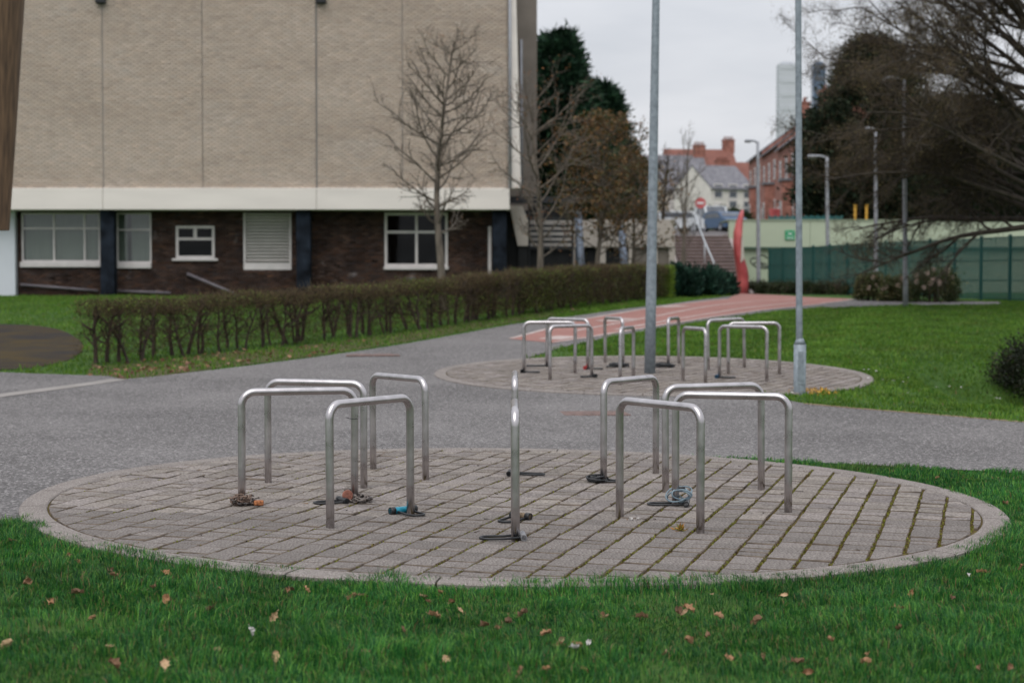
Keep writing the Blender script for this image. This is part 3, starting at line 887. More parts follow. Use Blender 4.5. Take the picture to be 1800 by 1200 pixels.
# ------------------------------------------------------------------ lamp posts
def lamp_post(px, pyb, ptop, Y, r0, r1, label, head=None, sleeve=None, m='galv', cap=True, h=None):
    base = at(px, pyb, Y); base.z = T(base.x, base.y)
    t = empty('lamp_post', base); tag(t, label, 'lamp post', 'lamp posts')
    top = at(ptop[0], ptop[1], Y) - base
    pts = []; rs = []
    n_ = 8
    for k in range(n_ + 1):
        pts.append(Vector((0, 0, -.1)).lerp(top, k / n_)); rs.append(r0 + (r1 - r0) * k / n_)
    if sleeve:
        sr, sh = sleeve
        MB().tube([(0, 0, -.1), (0, 0, .05), (0, 0, sh - .05)], sr, 12).build('base_sleeve', M[m], t)
        MB().tube([(0, 0, sh - .05), (0, 0, sh + .03)], [sr, r0 * 1.02], 12).build('sleeve_collar', M[m], t)
        MB().box((0, -sr + .002, sh * .5), (sr * .95, .012, sh * .62), bev=.004).build('access_door', M[m], t)
    MB().tube(pts, rs, 14).build('shaft', M[m], t)
    if head is not None:
        hl = head
        MB().tube([top + Vector((0, 0, -.05)), top + Vector((hl * .5, 0, .03)), top + Vector((hl, 0, .04))], r1 * .8, 8).build('arm', M[m], t)
        MB().box(top + Vector((hl * 1.35, 0, .02)), (abs(hl) * .9, .26, .13), bev=.04).build('lantern', M['galv_far'], t)
    return t
lamp_post(1142, 657, (1160, -420), 24.35, .083, .038, 'tall tapered galvanised lamp post rising from the centre of the far circle', head=-.9)
g_ = gnd(1405.5, 693)
lamp_post(1405.5, 693, (1402, -400), g_.y, .044, .040, 'galvanised lamp post with thick base sleeve at the edge of the far circle', head=.9, sleeve=(.082, .71))
lamp_post(1592, 539, (1589, 140), gnd(1592, 539).y, .068, .05, 'lamp post standing at the edge of the lawn, seen through bare twigs', head=-.3, m='galv_far')
lamp_post(1540, 512, (1539, 228), 54, .075, .05, 'lamp post behind the flowering shrubs', m='galv_far', head=-.2)
lamp_post(1455.5, 516, (1453.5, 276), 64, .09, .06, 'lamp post with lantern over the red path before the green wall', head=-.42, m='galv_far')
lamp_post(1333.5, 513, (1332, 249), 68, .095, .06, 'lamp post beside the red curved sculpture', head=-.3, m='galv_far')

# ------------------------------------------------------------------ steps, red sculpture, green wall, fence
M['step'] = mat('brown_step', (.13, .09, .082), .9, var=.2, scale=3)
M['nosing'] = mat('step_nosing', (.44, .37, .35), .9, var=.15, scale=3)
M['cheek'] = mat('grey_pink_concrete', (.34, .29, .28), .9, var=.15, scale=2)
M['rail'] = mat('pale_rail', (.5, .53, .56), .5, .2, var=.1)
M['red_gloss'] = mat('red_painted_steel', (.42, .05, .055), .4, var=.25, scale=1.5, tint=(.55, .13, .13))
M['cream'] = mat('cream_paint', (.5, .46, .4), .7, var=.1)
M['sage'] = mat('sage_green_panel', (.44, .49, .37), .75, var=.05, scale=.5, stretch=(1, 1, 2))
M['sage_dark'] = mat('sage_green_lower', (.36, .41, .30), .8, var=.08, scale=.6)
M['trim_green'] = mat('dark_green_trim', (.06, .11, .075), .7, var=.2)
M['fence_green'] = mat('fence_green', (.008, .075, .066), .5, var=.2, scale=4)
M['sign_green'] = mat('sign_green', (.0, .30, .12), .5, var=.05)
M['sign_white'] = mat('sign_white', (.8, .8, .8), .5, var=.03)
M['marker'] = mat('black_marker', (.03, .03, .03), .6, var=.2)

steps = empty('step_flight', (8.3, 67, T(8.3, 67))); tag(steps, 'wide flight of brown steps climbing to the street', 'steps')
Y0, NS = 67.0, 16
sxa, sxb = at(1199, 500, 69).x, at(1291, 500, 71.5).x
zb = T(8.3, 67); ztop = 3.5; rise = (ztop - zb) / NS; go = 7.0 / NS
for k in range(NS):
    y = Y0 + k * go
    s_ = kid(MB().bar(sxa, sxb, y, 75.7, zb + rise * k - (.3 if k == 0 else 0), zb + rise * (k + 1) - .004 * (k < 0)), 'step', M['step'], steps)
    MB().box(((sxa + sxb) / 2, y + .03, zb + rise * (k + 1) + .004), (sxb - sxa - .02, .12, .03)).build('nosing', M['nosing'], s_)
for xx in (sxa - .2, sxb + .005):
    kid(MB().prism([(Y0 - .2, zb - .2), (Y0 - .2, zb + .05), (Y0 + 7, ztop + .12), (75.8, ztop + .12), (75.8, zb - .2)], 'x', xx, xx + .14), 'side_wall', M['cheek'], steps)
rail = empty('stair_handrail', at(1243, 480, 70)); rail.location.z = zb
tag(rail, 'pale tubular handrail running up the middle of the brown steps', 'handrail')
rp_ = []
xr = at(1243, 460, 70).x
P_ = [Vector((xr, Y0 + .6, zb + rise * 2 + .95)), Vector((xr - .05, Y0 + 3.5, zb + rise * 8 + .95)), Vector((xr - .1, Y0 + 6.9, ztop + .95)), Vector((xr - .1, Y0 + 8.2, ztop + .95))]
kid(MB().tube(P_, .035, 8), 'rail', M['rail'], rail)
for i, (p, zz) in enumerate(zip(P_, (zb + rise * 2 - .05, zb + rise * 8 - .05, ztop - .02, ztop - .02))):
    kid(MB().tube([(p.x, p.y, zz), p], .032, 8), 'post', M['rail'], rail)

# red curved horn beside the steps
scl = empty('red_sculpture', at(1302, 516, 66.6)); scl.location.z = T(scl.location.x, 66.6)
tag(scl, 'glossy red curved horn-shaped sculpture standing beside the steps', 'sculpture')
outl = [(1307, 519, 9, 9), (1306, 500, 9.5, 10), (1306, 487, 10.5, 11), (1303.5, 470, 10, 12), (1299, 450, 8.5, 12), (1296.5, 430, 8, 11), (1297, 410, 8, 10), (1299.5, 392, 6.5, 8), (1303, 378, 4.5, 6), (1305, 369, 2, 3)]
vs = []; fs = []; n_ = 12
for (px, py, hw, hd) in outl:
    c = at(px, py, 66.6); u = 66.6 / F_PX
    for k in range(n_):
        a = 2 * math.pi * k / n_
        vs.append(c + Vector((math.cos(a) * hw * u, math.sin(a) * hd * u, 0)))
for i in range(len(outl) - 1):
    for k in range(n_): fs.append((i * n_ + k, i * n_ + (k + 1) % n_, (i + 1) * n_ + (k + 1) % n_, (i + 1) * n_ + k))
fs += [tuple(range(n_)), tuple((len(outl) - 1) * n_ + k for k in range(n_))]
vs[:n_] = [Vector((v.x, v.y, scl.location.z - .1)) for v in vs[:n_]]
kid(MB().add(vs, fs, True), 'horn', M['red_gloss'], scl)
c = at(1304, 437, 66.25)
kid(MB().prism([(at(1302, 462, 66.3).x, at(0, 462, 66.3).z), (at(1308, 455, 66.3).x, at(0, 455, 66.3).z), (at(1307, 420, 66.3).x, at(0, 420, 66.3).z), (at(1304, 415, 66.3).x, at(0, 415, 66.3).z)], 'y', 66.3, 66.5), 'cream_inset', M['cream'], scl)

# long sage green wall
gwall = empty('green_wall_building', (16, 77, T(16, 72))); tag(gwall, 'long sage green panelled building wall behind the dark green fence', 'building')
GY = 73.4
gx = lambda px, Y=GY: at(px, 400, Y).x
gzz = lambda py, Y=GY: at(1400, py, Y).z
edges_ = [1281.5, 1424, 1511, 1590, 1670, 1750, 1830, 1910, 2000]
for a, b in zip(edges_[:-1], edges_[1:]):
    kid(MB().bar(gx(a) + .008, gx(b) - .008, GY, GY + .4, gzz(434), gzz(388)), 'upper_panel', M['sage'], gwall)
kid(MB().bar(gx(1281), gx(2001), GY - .06, GY + .35, gzz(437.5), gzz(434.3)), 'trim', M['trim_green'], gwall)
kid(MB().bar(gx(1281.5), gx(2000), GY + .12, GY + .38, T(14, 72) - .2, gzz(437.7)), 'lower_wall', M['sage_dark'], gwall)
kid(MB().bar(gx(1281), gx(2001), GY - .04, GY + 3.0, gzz(387.8), gzz(386)), 'coping', M['sage_dark'], gwall)
# green assembly point sign: white frame arrows and figures
sg = empty('assembly_sign', at(1388.5, 421, GY - .03)); tag(sg, 'green safety sign with white figures on the sage wall', 'sign')
sc = GY / F_PX
ctr = at(1388.5, 413, GY - .03)
kid(MB().box(ctr, (17 * sc, .04, 17 * sc), bev=.006), 'plate', M['sign_green'], sg)
def dec(poly, name='figure'):
    kid(MB().prism([(ctr.x + a * sc, ctr.z + 2.5 * sc + b * sc) for a, b in poly], 'y', ctr.y - .03, ctr.y - .021), name, M['sign_white'], sg)
for dx in (-1.8, 0, 1.8):
    dec([(dx - .6, -2), (dx + .6, -2), (dx + .7, .6), (dx - .7, .6)]); dec([(dx - .5, .9), (dx + .5, .9), (dx + .5, 1.9), (dx - .5, 1.9)])
for sx_, sy_ in ((-1, -1), (1, -1), (-1, 1), (1, 1)):
    dec([(sx_ * 3.2, sy_ * 2.2), (sx_ * 6, sy_ * 3.2), (sx_ * 5.0, sy_ * 4.6)], 'arrow')
for dz_ in (-7.2, -9.2): dec([(-6, dz_), (6, dz_), (6, dz_ + .8), (-6, dz_ + .8)], 'text_bar')
# black scrawl on the lower wall
gf = empty('graffiti_scrawl', at(1335, 465, GY + .1)); tag(gf, 'black looping scrawl on the green wall left of the fence', 'graffiti')
for (cx_, cy_, rx_, ry_) in ((1330, 461, 11, 8), (1343, 458, 9, 10), (1338, 466, 14, 5)):
    kid(MB().tube([at(cx_ + rx_ * math.cos(t), cy_ + ry_ * math.sin(t + .4), GY + .105) for t in [k * .42 for k in range(14)]], .022, 5), 'stroke', M['marker'], gf)

# fence of green posts and mesh
fen = empty('green_fence', (12, 60, T(12, 60))); tag(fen, 'dark green mesh fence with tall posts before the sage wall', 'fence')
FA, FB = Vector((at(1352, 500, 71).x, 71)), Vector((at(1830, 500, 45.5).x, 45.5))
LEN = (FB - FA).length; npst = int(LEN / 1.95)
dF = (FB - FA).normalized(); nF = Vector((-dF.y, dF.x)); angF = math.atan2(dF.y, dF.x)
FH = 1.95
post_me = MB().box((0, 0, FH / 2 - .1), (.085, .085, FH + .2), bev=.01).mesh('post')
post_me.materials.append(M['fence_green'])
span = LEN / npst
mbp = MB()
for k in range(int(span / .07)):
    mbp.box((.04 + k * .07, 0, FH / 2), (.03, .012, FH - .12))
for zz in (.08, .62, 1.2, FH - .08): mbp.box((span / 2, .012, zz), (span, .012, .03))
mesh_me = mbp.mesh('mesh_panel'); mesh_me.materials.append(M['fence_green'])
for k in range(npst + 1):
    p = FA + dF * span * k; z = T(p.x, p.y)
    o = bpy.data.objects.new('post', post_me); link(o, fen); o.location = Vector((p.x, p.y, z)) - fen.location; o.rotation_euler.z = angF
    if k < npst:
        o = bpy.data.objects.new('mesh_panel', mesh_me); link(o, fen); o.location = Vector((p.x, p.y, z)) - fen.location
        p2 = p + dF * span; o.rotation_euler = (0, -math.atan2(T(p2.x, p2.y) - z, span), angF)
# upper level rail, posts and yellow poles above the wall
M['teal'] = mat('teal_hoarding', (.02, .12, .12), .6, var=.2)
M['yellow_paint'] = mat('yellow_paint', (.5, .27, .02), .6, var=.2)
hz_ = T(14, 80)
hb = empty('upper_fence', (13, 80, hz_)); tag(hb, 'teal slatted fence along the street above the green wall', 'fence')
xa, xb = at(1352, 380, 80).x, at(1480, 380, 80).x
for k in range(13):
    x = xa + (xb - xa) * k / 12
    kid(MB().box((x, 80, hz_ + .5), (.07, .07, 1.1)), 'post', M['teal'], hb)
for k in range(60):
    x = xa + (xb - xa) * (k + .5) / 60
    kid(MB().box((x, 79.95, hz_ + .55), (.045, .02, .9)), 'pale', M['teal'], hb)
for px in (1503, 1523):
    p = at(px, 385, 79.4); z = T(p.x, 79.4)
    o = MB().tube([(p.x, 79.4, z - .1), (p.x, 79.4, at(0, 362, 79.4).z)], .06, 10).box((p.x, 79.4, at(0, 361, 79.4).z), (.14, .14, .06)).build('yellow_bollard', M['yellow_paint'])
    tag(o, 'yellow post above the green wall, ' + ('left' if px == 1503 else 'right') + ' one of the pair', 'bollard', 'yellow posts')

# ------------------------------------------------------------------ far street: houses, towers, cars
M['red_brick'] = mat('red_brick', (.235, .092, .068), .9, var=.25, scale=2, tint=(.30, .13, .10))
M['slate'] = mat('grey_slate', (.13, .13, .15), .8, var=.2, scale=2, tint=(.17, .165, .18))
M['render_cream'] = mat('cream_render', (.55, .49, .42), .9, var=.1, scale=1)
M['render_white'] = mat('white_render', (.66, .62, .58), .9, var=.08, scale=1)
M['clay'] = mat('clay_tile', (.19, .075, .056), .85, var=.2, scale=3)
M['win_dark'] = mat('house_window', (.10, .11, .13), .25, var=.3, scale=2)
M['tower_pale'] = mat('pale_tower_cladding', (.52, .54, .58), .7, var=.05, scale=.1)
M['tower_blue'] = mat('blue_tower_glass', (.10, .15, .23), .3, var=.3, scale=.3, stretch=(1, 1, 6))
def local(mb, name, m, par): return mb.build(name, m, par)

def house(loc, rz, w, d, eave, ridge, wall, label, cat='house', roofm='slate', cols=2, rows=2, chim=True, bay=False, chm='red_brick', gable_win=False):
    """house in local space: front face at y=0 looking to -y, ridge along x"""
    t = empty('terrace_house', loc, rz); tag(t, label, cat, 'houses along the far street')
    body = [(0, -1), (0, eave), (d / 2, ridge), (d, eave), (d, -1)]
    local(MB().prism(body, 'x', -w / 2, w / 2), 'wall', M[wall], t)
    th = .16; ov = .3; sl = (ridge - eave) / (d / 2)
    rf = MB().prism([(-ov, eave - ov * sl + .02), (-ov, eave - ov * sl + .02 + th), (d / 2, ridge + .02 + th), (d + ov, eave - ov * sl + th + .02), (d + ov, eave - ov * sl + .02), (d / 2, ridge + .02)], 'x', -w / 2 - .05, w / 2 - .0).build('roof', M[roofm], t)
    if chim:
        cx = w / 2 - .6
        MB().box((cx, d / 2, ridge + .55), (1.7, .8, 1.9), bev=.03).box((cx, d / 2, ridge + 1.52), (1.85, .95, .14)).build('chimney', M[chm], rf)
        for k in range(5): MB().tube([(cx - .6 + k * .3, d / 2, ridge + 1.59), (cx - .6 + k * .3, d / 2, ridge + 2.05)], [.1, .085], 7).build('chimney_pot', M['clay'], rf)
    for r in range(rows):
        for c_ in range(cols):
            if r == 0 and c_ == 0:
                dr = MB().bar(-w / 2 + .5, -w / 2 + 1.5, -.08, .02, 0, 2.3).build('door', M['white_frame'], t); continue
            x = -w / 2 + w * (c_ + .5) / cols; z = 1.0 + r * (eave - .3) / rows
            f = MB().bar(x - .6, x + .6, -.06, .02, z - .1, z + 1.65).build('window', M['white_frame'], t)
            MB().bar(x - .48, x + .48, -.075, -.062, z + .08, z + .75).bar(x - .48, x + .48, -.075, -.062, z + .85, z + 1.5).build('pane', M['win_dark'], f)
    if bay:
        x = w * .22
        b_ = MB().prism([(x - 1.2, 0), (x - .8, -.8), (x + .8, -.8), (x + 1.2, 0)], 'z', -1, eave * .55).build('bay', M[wall], t)
        MB().prism([(x - 1.35, 0), (x - .9, -.95), (x + .9, -.95), (x + 1.35, 0)], 'z', eave * .55 + .003, eave * .55 + .2).build('bay_roof', M['slate'], b_)
        for z in (.8, ):
            MB().bar(x - .7, x + .7, -.84, -.802, z, z + 1.6).build('bay_window', M['white_frame'], b_)
            MB().bar(x - .55, x + .55, -.855, -.842, z + .1, z + 1.5).build('bay_pane', M['win_dark'], b_)
    if gable_win:
        f = MB().bar(w / 2 - .02, w / 2 + .05, d / 2 - .5, d / 2 + .5, eave - 1.2, eave + .4).build('gable_window', M['white_frame'], t)
    return t

# red brick row on the right of the street; fronts face the street (towards -x), receding
names = ['nearest red brick terrace house with bay windows at right of the far street', 'middle red brick terrace house with bay windows at right of the far street', 'farthest red brick terrace house with bay windows at right of the far street']
A_ = at(1400, 360, 128); Bq = at(1316, 352, 168)
for k in range(3):
    t_ = (k + .5) / 3
    p = A_.lerp(Bq, t_)
    rz = math.atan2(Bq.y - A_.y, Bq.x - A_.x)
    L_ = (Vector((Bq.x, Bq.y)) - Vector((A_.x, A_.y))).length / 3
    p.z = T(p.x, p.y) - .1
    z_e = 7.2
    house(p, rz + math.pi, L_, 8, z_e, z_e + 3.0, 'red_brick', names[k], bay=True, cols=3, chim=True)
# end gable of the row that looks at us, with white upper windows
p = at(1384, 360, 124); p.z = T(p.x, p.y) - .1
# cream row across the end of the street
for k, (px, Y_, w_, ev, rd, wl, lb, py_) in enumerate(((1234, 200, 9.5, 3.6, 6.0, 'render_cream', 'cream rendered house with slate roof at the end of the far street', 0),
                                                ((1288), 190, 6.0, 4.0, 6.7, 'render_white', 'white gabled house beside the red brick terrace', 0))):
    p = at(px, 360, Y_); p.z = T(p.x, p.y) - .2 + (1.2 if k == 0 else .8)
    house(p, .25 if k == 0 else .45, w_, 8, ev, rd, wl, lb, cols=3, chim=(k == 0))
for k, (px, Y_, w_, ev, rd, lb) in enumerate(((1180, 225, 11, 6.2, 10.2, 'red roofed brick house at far left of the distant street'),
                                     (1240, 232, 10, 7.4, 11.3, 'tall brick house with wide chimney stack behind the cream house'),
                                     (1298, 236, 13, 6.6, 9.6, 'brick house with red ridge behind the white gabled house'))):
    p = at(px, 360, Y_); p.z = T(p.x, p.y) - .2
    house(p, .12, w_, 9, ev, rd, 'red_brick', lb, roofm='slate' if k == 0 else 'clay', cols=3)
# towers
def tower(px0, px1, pyt, Y_, m, label, nf):
    a, b = at(px0, pyt, Y_), at(px1, pyt, Y_)
    z0 = T(a.x, Y_)
    t = empty('tower_block', ((a.x + b.x) / 2, Y_, z0)); tag(t, label, 'tower')
    w_ = b.x - a.x; h = a.z - z0
    MB().box((0, w_ / 2, h / 2 - 1), (w_, w_, h + 2)).build('wall', M[m], t)
    MB().box((0, w_ / 2, h + .4), (w_ * .6, w_ * .6, .8)).build('roof_plant', M[m], t)
    for k in range(nf):
        z = h * (k + .6) / nf
        MB().bar(-w_ * .42, w_ * .42, -.12, .02, z, z + h / nf * .35).build('window_band', M['win_dark'] if m == 'tower_blue' else M['tower_pale'], t)
    return t
tower(1370, 1402, 112, 560, 'tower_pale', 'pale grey tower block rising above the distant rooftops', 14)
tower(1430, 1452, 112, 600, 'tower_blue', 'dark blue glass tower beside the evergreen', 16)

def car(loc, rz, m, label, van=False, L_=4.1):
    t = empty('parked_car', loc, rz); tag(t, label, 'van' if van else 'car', 'cars parked on the far street')
    h = 1.95 if van else 1.45; w_ = 1.75
    prof = ([(-L_ / 2, .3), (-L_ / 2, .85), (-L_ * .36, 1.0), (-L_ * .22, h - .05), (-L_ * .1, h), (L_ * .3, h), (L_ * .46, .98 if not van else h - .1), (L_ / 2, .9), (L_ / 2, .3)])
    MB().prism(prof, 'y', -w_ / 2, w_ / 2).build('body', m, t)
    for s_ in (-1, 1):
        MB().prism([(-L_ * .3, 1.0), (-L_ * .19, h - .12), (L_ * .26, h - .12), (L_ * .36, 1.0)], 'y', s_ * (w_ / 2 + .004) - .006, s_ * (w_ / 2 + .004) + .006).build('side_window', M['win_dark'], t)
        for xw in (-L_ * .31, L_ * .31):
            wh = MB().tube([(xw, s_ * (w_ / 2 - .18), .31), (xw, s_ * (w_ / 2 + .02), .31)], .31, 14).build('wheel', M['black_rubber'], t)
            MB().tube([(xw, s_ * (w_ / 2 + .021), .31), (xw, s_ * (w_ / 2 + .035), .31)], .18, 10).build('rim', M['galv_far'], wh)
        MB().box((-L_ / 2 - .01, s_ * .6, .72), (.05, .35, .16), bev=.02).build('headlight', M['sign_white'], t)
    a = math.atan2(h - .05 - 1.0, L_ * .14)
    MB().box((-L_ * .29 - .012, 0, (1.0 + h) / 2 - .02), (.02, w_ * .86, (h - 1.05) * 1.15), ry=math.pi / 2 - a).build('windscreen', M['win_dark'], t)
    return t
M['car_blue'] = mat('car_blue', (.05, .10, .19), .3, .3, var=.1)
M['car_white'] = mat('car_white', (.6, .62, .64), .35, 0, var=.05)
M['car_dark'] = mat('car_dark', (.04, .04, .05), .3, .2, var=.1)
for (px, py, Y_, rz, m, lb, vn) in ((1272, 404, 118, 1.9, 'car_blue', 'blue parked car above the top of the steps', False), (1251, 398, 128, 1.75, 'car_white', 'white parked van just left of the blue car', True),
                                (1180, 396, 112, .3, 'car_white', 'white parked car seen left of the birch trunks', False)):
    p = at(px, py, Y_); p.z = T(p.x, p.y)
    car(p, rz, M[m], lb, vn)
# street and its pavement up there
M['far_street'] = ground_like('far_asphalt', (.11, .10, .10), (.15, .14, .14), (.13, .12, .12), .3, 4)
o, _ = sheet('street', [(3, 77), (13, 77), (17, 120), (19, 185), (8, 185), (6, 120)], .012, M['far_street'], step=6)
# round no-entry sign
p = at(1231, 372, 100); z = T(p.x, 100)
sn = empty('road_sign', (p.x, 100, z)); tag(sn, 'round red road sign on a grey post above the steps', 'sign')
MB().tube([(0, 0, -.1), (0, 0, at(0, 350, 100).z - z)], .04, 8).build('post', M['galv_far'], sn)
hc = at(0, 357, 100).z - z
MB().tube([(0, -.05, hc), (0, -.08, hc)], .33, 20).build('disc', M['red_gloss'], sn)
MB().box((0, -.085, hc), (.42, .012, .11)).build('bar', M['sign_white'], sn)
p = at(1362, 377, 84); z = T(p.x, 84)
o = MB().box((p.x, 84, at(0, 374, 84).z), (.55, .06, .4), bev=.01).tube([(p.x, 84.06, z - .1), (p.x, 84.06, at(0, 370, 84).z)], .04, 6).build('red_notice', M['red_gloss'])
tag(o, 'small red notice on a post above the green wall', 'sign')

# ------------------------------------------------------------------ vegetation helpers
M['bark'] = mat('grey_bark', (.085, .07, .055), .9, var=.3, scale=8, stretch=(1, 1, .3), tint=(.135, .112, .088), bump=.4)
M['bark_dark'] = mat('dark_bark', (.035, .024, .018), .9, var=.4, scale=8, stretch=(1, 1, .3), tint=(.06, .042, .03))
M['bark_brown'] = mat('brown_twig_bark', (.04, .032, .025), .9, var=.35, scale=6, tint=(.06, .047, .036))
M['leaf'] = foliage_mat('leaf_green', .5, .25)
M['needle'] = foliage_mat('evergreen_needle', .65, .1, .2)
M['twig'] = foliage_mat('twig', .85, 0, .1)

def grow(rg, p, d, L, r, lv, P, out, tips=None):
    n = P['seg'][lv]; st_ = L / n
    pts = [p.copy()]; dirs = [d.copy()]
    for i in range(n):
        w = P['wander'][lv]
        d = (d + Vector((rg.gauss(0, w), rg.gauss(0, w), rg.gauss(0, w))) + Vector((0, 0, P['up'][lv])) * (1 if not P.get('updist') else (i + 1) / n)).normalized()
        p = p + d * st_; pts.append(p.copy()); dirs.append(d.copy())
    tip = P['tip'][lv]
    rs = [max(P['rmin'], r + (r * tip - r) * i / n) for i in range(n + 1)]
    out.append((pts, rs, lv))
    if lv + 1 >= len(P['seg']):
        if tips is not None: tips.append((pts[-1], dirs[-1])); tips.append((pts[len(pts) // 2], dirs[-1]))
        return
    nc = P['n'][lv]; nc = int(nc) + (1 if rg.random() < nc - int(nc) else 0)
    for k in range(nc):
        f = P['start'][lv] + (1 - P['start'][lv]) * (k + rg.random()) / nc
        x = min(f * n, n - 1e-3); i = int(x); q = pts[i].lerp(pts[i + 1], x - i); dd = dirs[i + 1]
        az = rg.uniform(0, 2 * math.pi) if lv > 0 or not P.get('spiral') else k * 2.4 + rg.uniform(-.4, .4)
        a = dd.orthogonal().normalized(); b = dd.cross(a)
        ang = math.radians(P['ang'][lv] + rg.gauss(0, 9))
        nd = (dd * math.cos(ang) + (a * math.cos(az) + b * math.sin(az)) * math.sin(ang)).normalized()
        shp = P['shape'](f) if lv == 0 and P.get('shape') else 1 - .45 * f
        grow(rg, q, nd, L * P['ratio'][lv] * shp * rg.uniform(.75, 1.2), min(rs[i] * .8, r * P['rr'][lv]), lv + 1, P, out, tips)

def skeleton_mesh(name, brs, sides=(8, 6, 4, 3, 3, 3)):
    V = []; Fq = []
    for pts, rs, lv in brs:
        n = sides[min(lv, len(sides) - 1)]; m = len(pts)
        P3 = np.array([(p.x, p.y, p.z) for p in pts]); D = np.gradient(P3, axis=0) if m > 1 else None
        D /= np.linalg.norm(D, axis=1)[:, None] + 1e-9
        ref = np.array([0, 0, 1.]) if abs(D[0][2]) < .9 else np.array([1., 0, 0])
        A = ref - D * (D @ ref)[:, None]; A /= np.linalg.norm(A, axis=1)[:, None] + 1e-9
        B = np.cross(D, A); t = np.arange(n) * 2 * math.pi / n
        ring_ = P3[:, None] + np.array(rs)[:, None, None] * (A[:, None] * np.cos(t)[None, :, None] + B[:, None] * np.sin(t)[None, :, None])
        b = sum_len[0]; V.append(ring_.reshape(-1, 3)); sum_len[0] += m * n
        i = np.arange(m - 1)[:, None] * n; k = np.arange(n)[None]; k2 = (k + 1) % n
        Fq.append(np.stack([b + i + k, b + i + k2, b + i + n + k2, b + i + n + k], -1).reshape(-1, 4))
    sum_len[0] = 0
    return np_mesh(name, np.concatenate(V), np.concatenate(Fq), smooth=True)
sum_len = [0]

def rand_dirs(n, up=0):
    v = NR.normal(size=(n, 3)); v[:, 2] += up
    return v / np.linalg.norm(v, axis=1)[:, None]

def leaves_mesh(name, P, size, cols, asp=.5, fold=.25, droop=0, dirs=None):
    """diamond leaves, two triangles folded on the midrib; P (n,3), cols (n,3)"""
    n = len(P); d = rand_dirs(n, droop) if dirs is None else dirs
    s = np.asarray(size).reshape(-1, 1) * NR.uniform(.6, 1.3, (n, 1))
    o = rand_dirs(n); w = np.cross(d, o); w /= np.linalg.norm(w, axis=1)[:, None] + 1e-9
    u = np.cross(d, w)
    a = P; c = P + d * s; m = P + d * s * .5
    l = m + w * s * asp / 2 + u * s * fold * .3; r = m - w * s * asp / 2 + u * s * fold * .3
    V = np.stack([a, l, c, r], 1).reshape(-1, 3); k = np.arange(n) * 4
    F_ = np.concatenate([np.stack([k, k + 1, k + 2], 1), np.stack([k, k + 2, k + 3], 1)])
    return np_mesh(name, V, F_, np.repeat(cols, 4, 0))

def twigs_mesh(name, P, d, L, r, cols):
    n = len(P); L = np.asarray(L).reshape(-1, 1); r = np.asarray(r).reshape(-1, 1)
    o = rand_dirs(n); w = np.cross(d, o); w /= np.linalg.norm(w, axis=1)[:, None] + 1e-9; u = np.cross(d, w)
    vs_ = [P + (w * math.cos(t) + u * math.sin(t)) * r for t in (0, 2.09, 4.19)]
    bend = P + d * L + rand_dirs(n) * L * .15
    V = np.stack(vs_ + [bend], 1).reshape(-1, 3); k = np.arange(n) * 4
    F_ = np.concatenate([np.stack([k, k + 1, k + 3], 1), np.stack([k + 1, k + 2, k + 3], 1), np.stack([k + 2, k, k + 3], 1)])
    return np_mesh(name, V, F_, np.repeat(cols, 4, 0))

def palette(n, cols, wts=None, jit=.2):
    c = np.array(cols)[NR.choice(len(cols), n, p=wts)]
    return np.clip(c * (1 + NR.normal(0, jit, (n, 1))), 0, 1)

def tree(name, loc, label, P, seed, L, r, barkm, lean=(0, 0, 1), leaves=None, group=None, cat='tree', extra=None):
    rg = random.Random(seed); brs = []; tips = []
    grow(rg, Vector((0, 0, -.1)), Vector(lean).normalized(), L, r, 0, P, brs, tips)
    if extra: extra(rg, brs, tips)
    t = empty(name, loc); tag(t, label, cat, group)
    obj('trunk', skeleton_mesh('trunk', [b for b in brs if b[2] == 0]), M[barkm], t)
    o = obj('crown', skeleton_mesh('crown', [b for b in brs if b[2] > 0]), M[barkm], t); o['kind'] = 'stuff'
    if leaves:
        n_, size, cols, w_ = leaves
        Tp = np.array([tuple(p) for p, d in tips])
        idx = NR.choice(len(Tp), n_)
        Pp = Tp[idx] + NR.normal(0, .10, (n_, 3))
        lo = obj('leaves', leaves_mesh('leaves', Pp, size, palette(n_, cols, w_), .6), M['leaf'], t); lo['kind'] = 'stuff'
    return t, brs, tips

def gl(px, Y_):
    p = at(px, 500, Y_); return Vector((p.x, Y_, T(p.x, Y_)))

# young upright bare tree
PB = dict(seg=(14, 7, 5, 3), wander=(.03, .10, .16, .2), up=(.03, .10, .06, .04), tip=(.12, .25, .35, .5), n=(38, 8, 4), start=(.28, .2, .15),
          ang=(66, 44, 45), ratio=(.235, .5, .5), rr=(.27, .5, .6), rmin=.0035, spiral=True, shape=lambda f: 1.0 if f < .55 else 1.25 - .9 * (f - .3))
PB['shape'] = lambda f: .75 + .5 * (f - .34) / .3 if f < .6 else max(.3, 1.15 - 1.5 * (f - .6))
tree('young_tree', gl(779, 41.5), 'bare young tree standing before the hall wall behind the hedge', PB, 12, 7.1, .115, 'bark', lean=(.004, 0, 1),
     leaves=(260, .05, [(.16, .08, .04), (.2, .1, .05)], None), group='young trees behind the hedge')
PB2 = dict(PB); PB2['n'] = (24, 7, 4); PB2['ang'] = (60, 45, 45); PB2['ratio'] = (.40, .45, .5); PB2['up'] = (.03, .09, .04, .02)
PB2['start'] = (.22, .2, .15)
tree('young_tree', gl(949, 50), 'bare young tree in front of the dark outside stair', PB2, 9, 6.2, .12, 'bark', lean=(.005, 0, 1),
     leaves=(500, .06, [(.26, .11, .04), (.2, .09, .04)], None), group='young trees behind the hedge')
PB3 = dict(PB2); PB3['n'] = (26, 8, 5); PB3['start'] = (.26, .15, .1); PB3['shape'] = lambda f: .8 if f < .5 else max(.3, 1.05 - 1.3 * (f - .5))
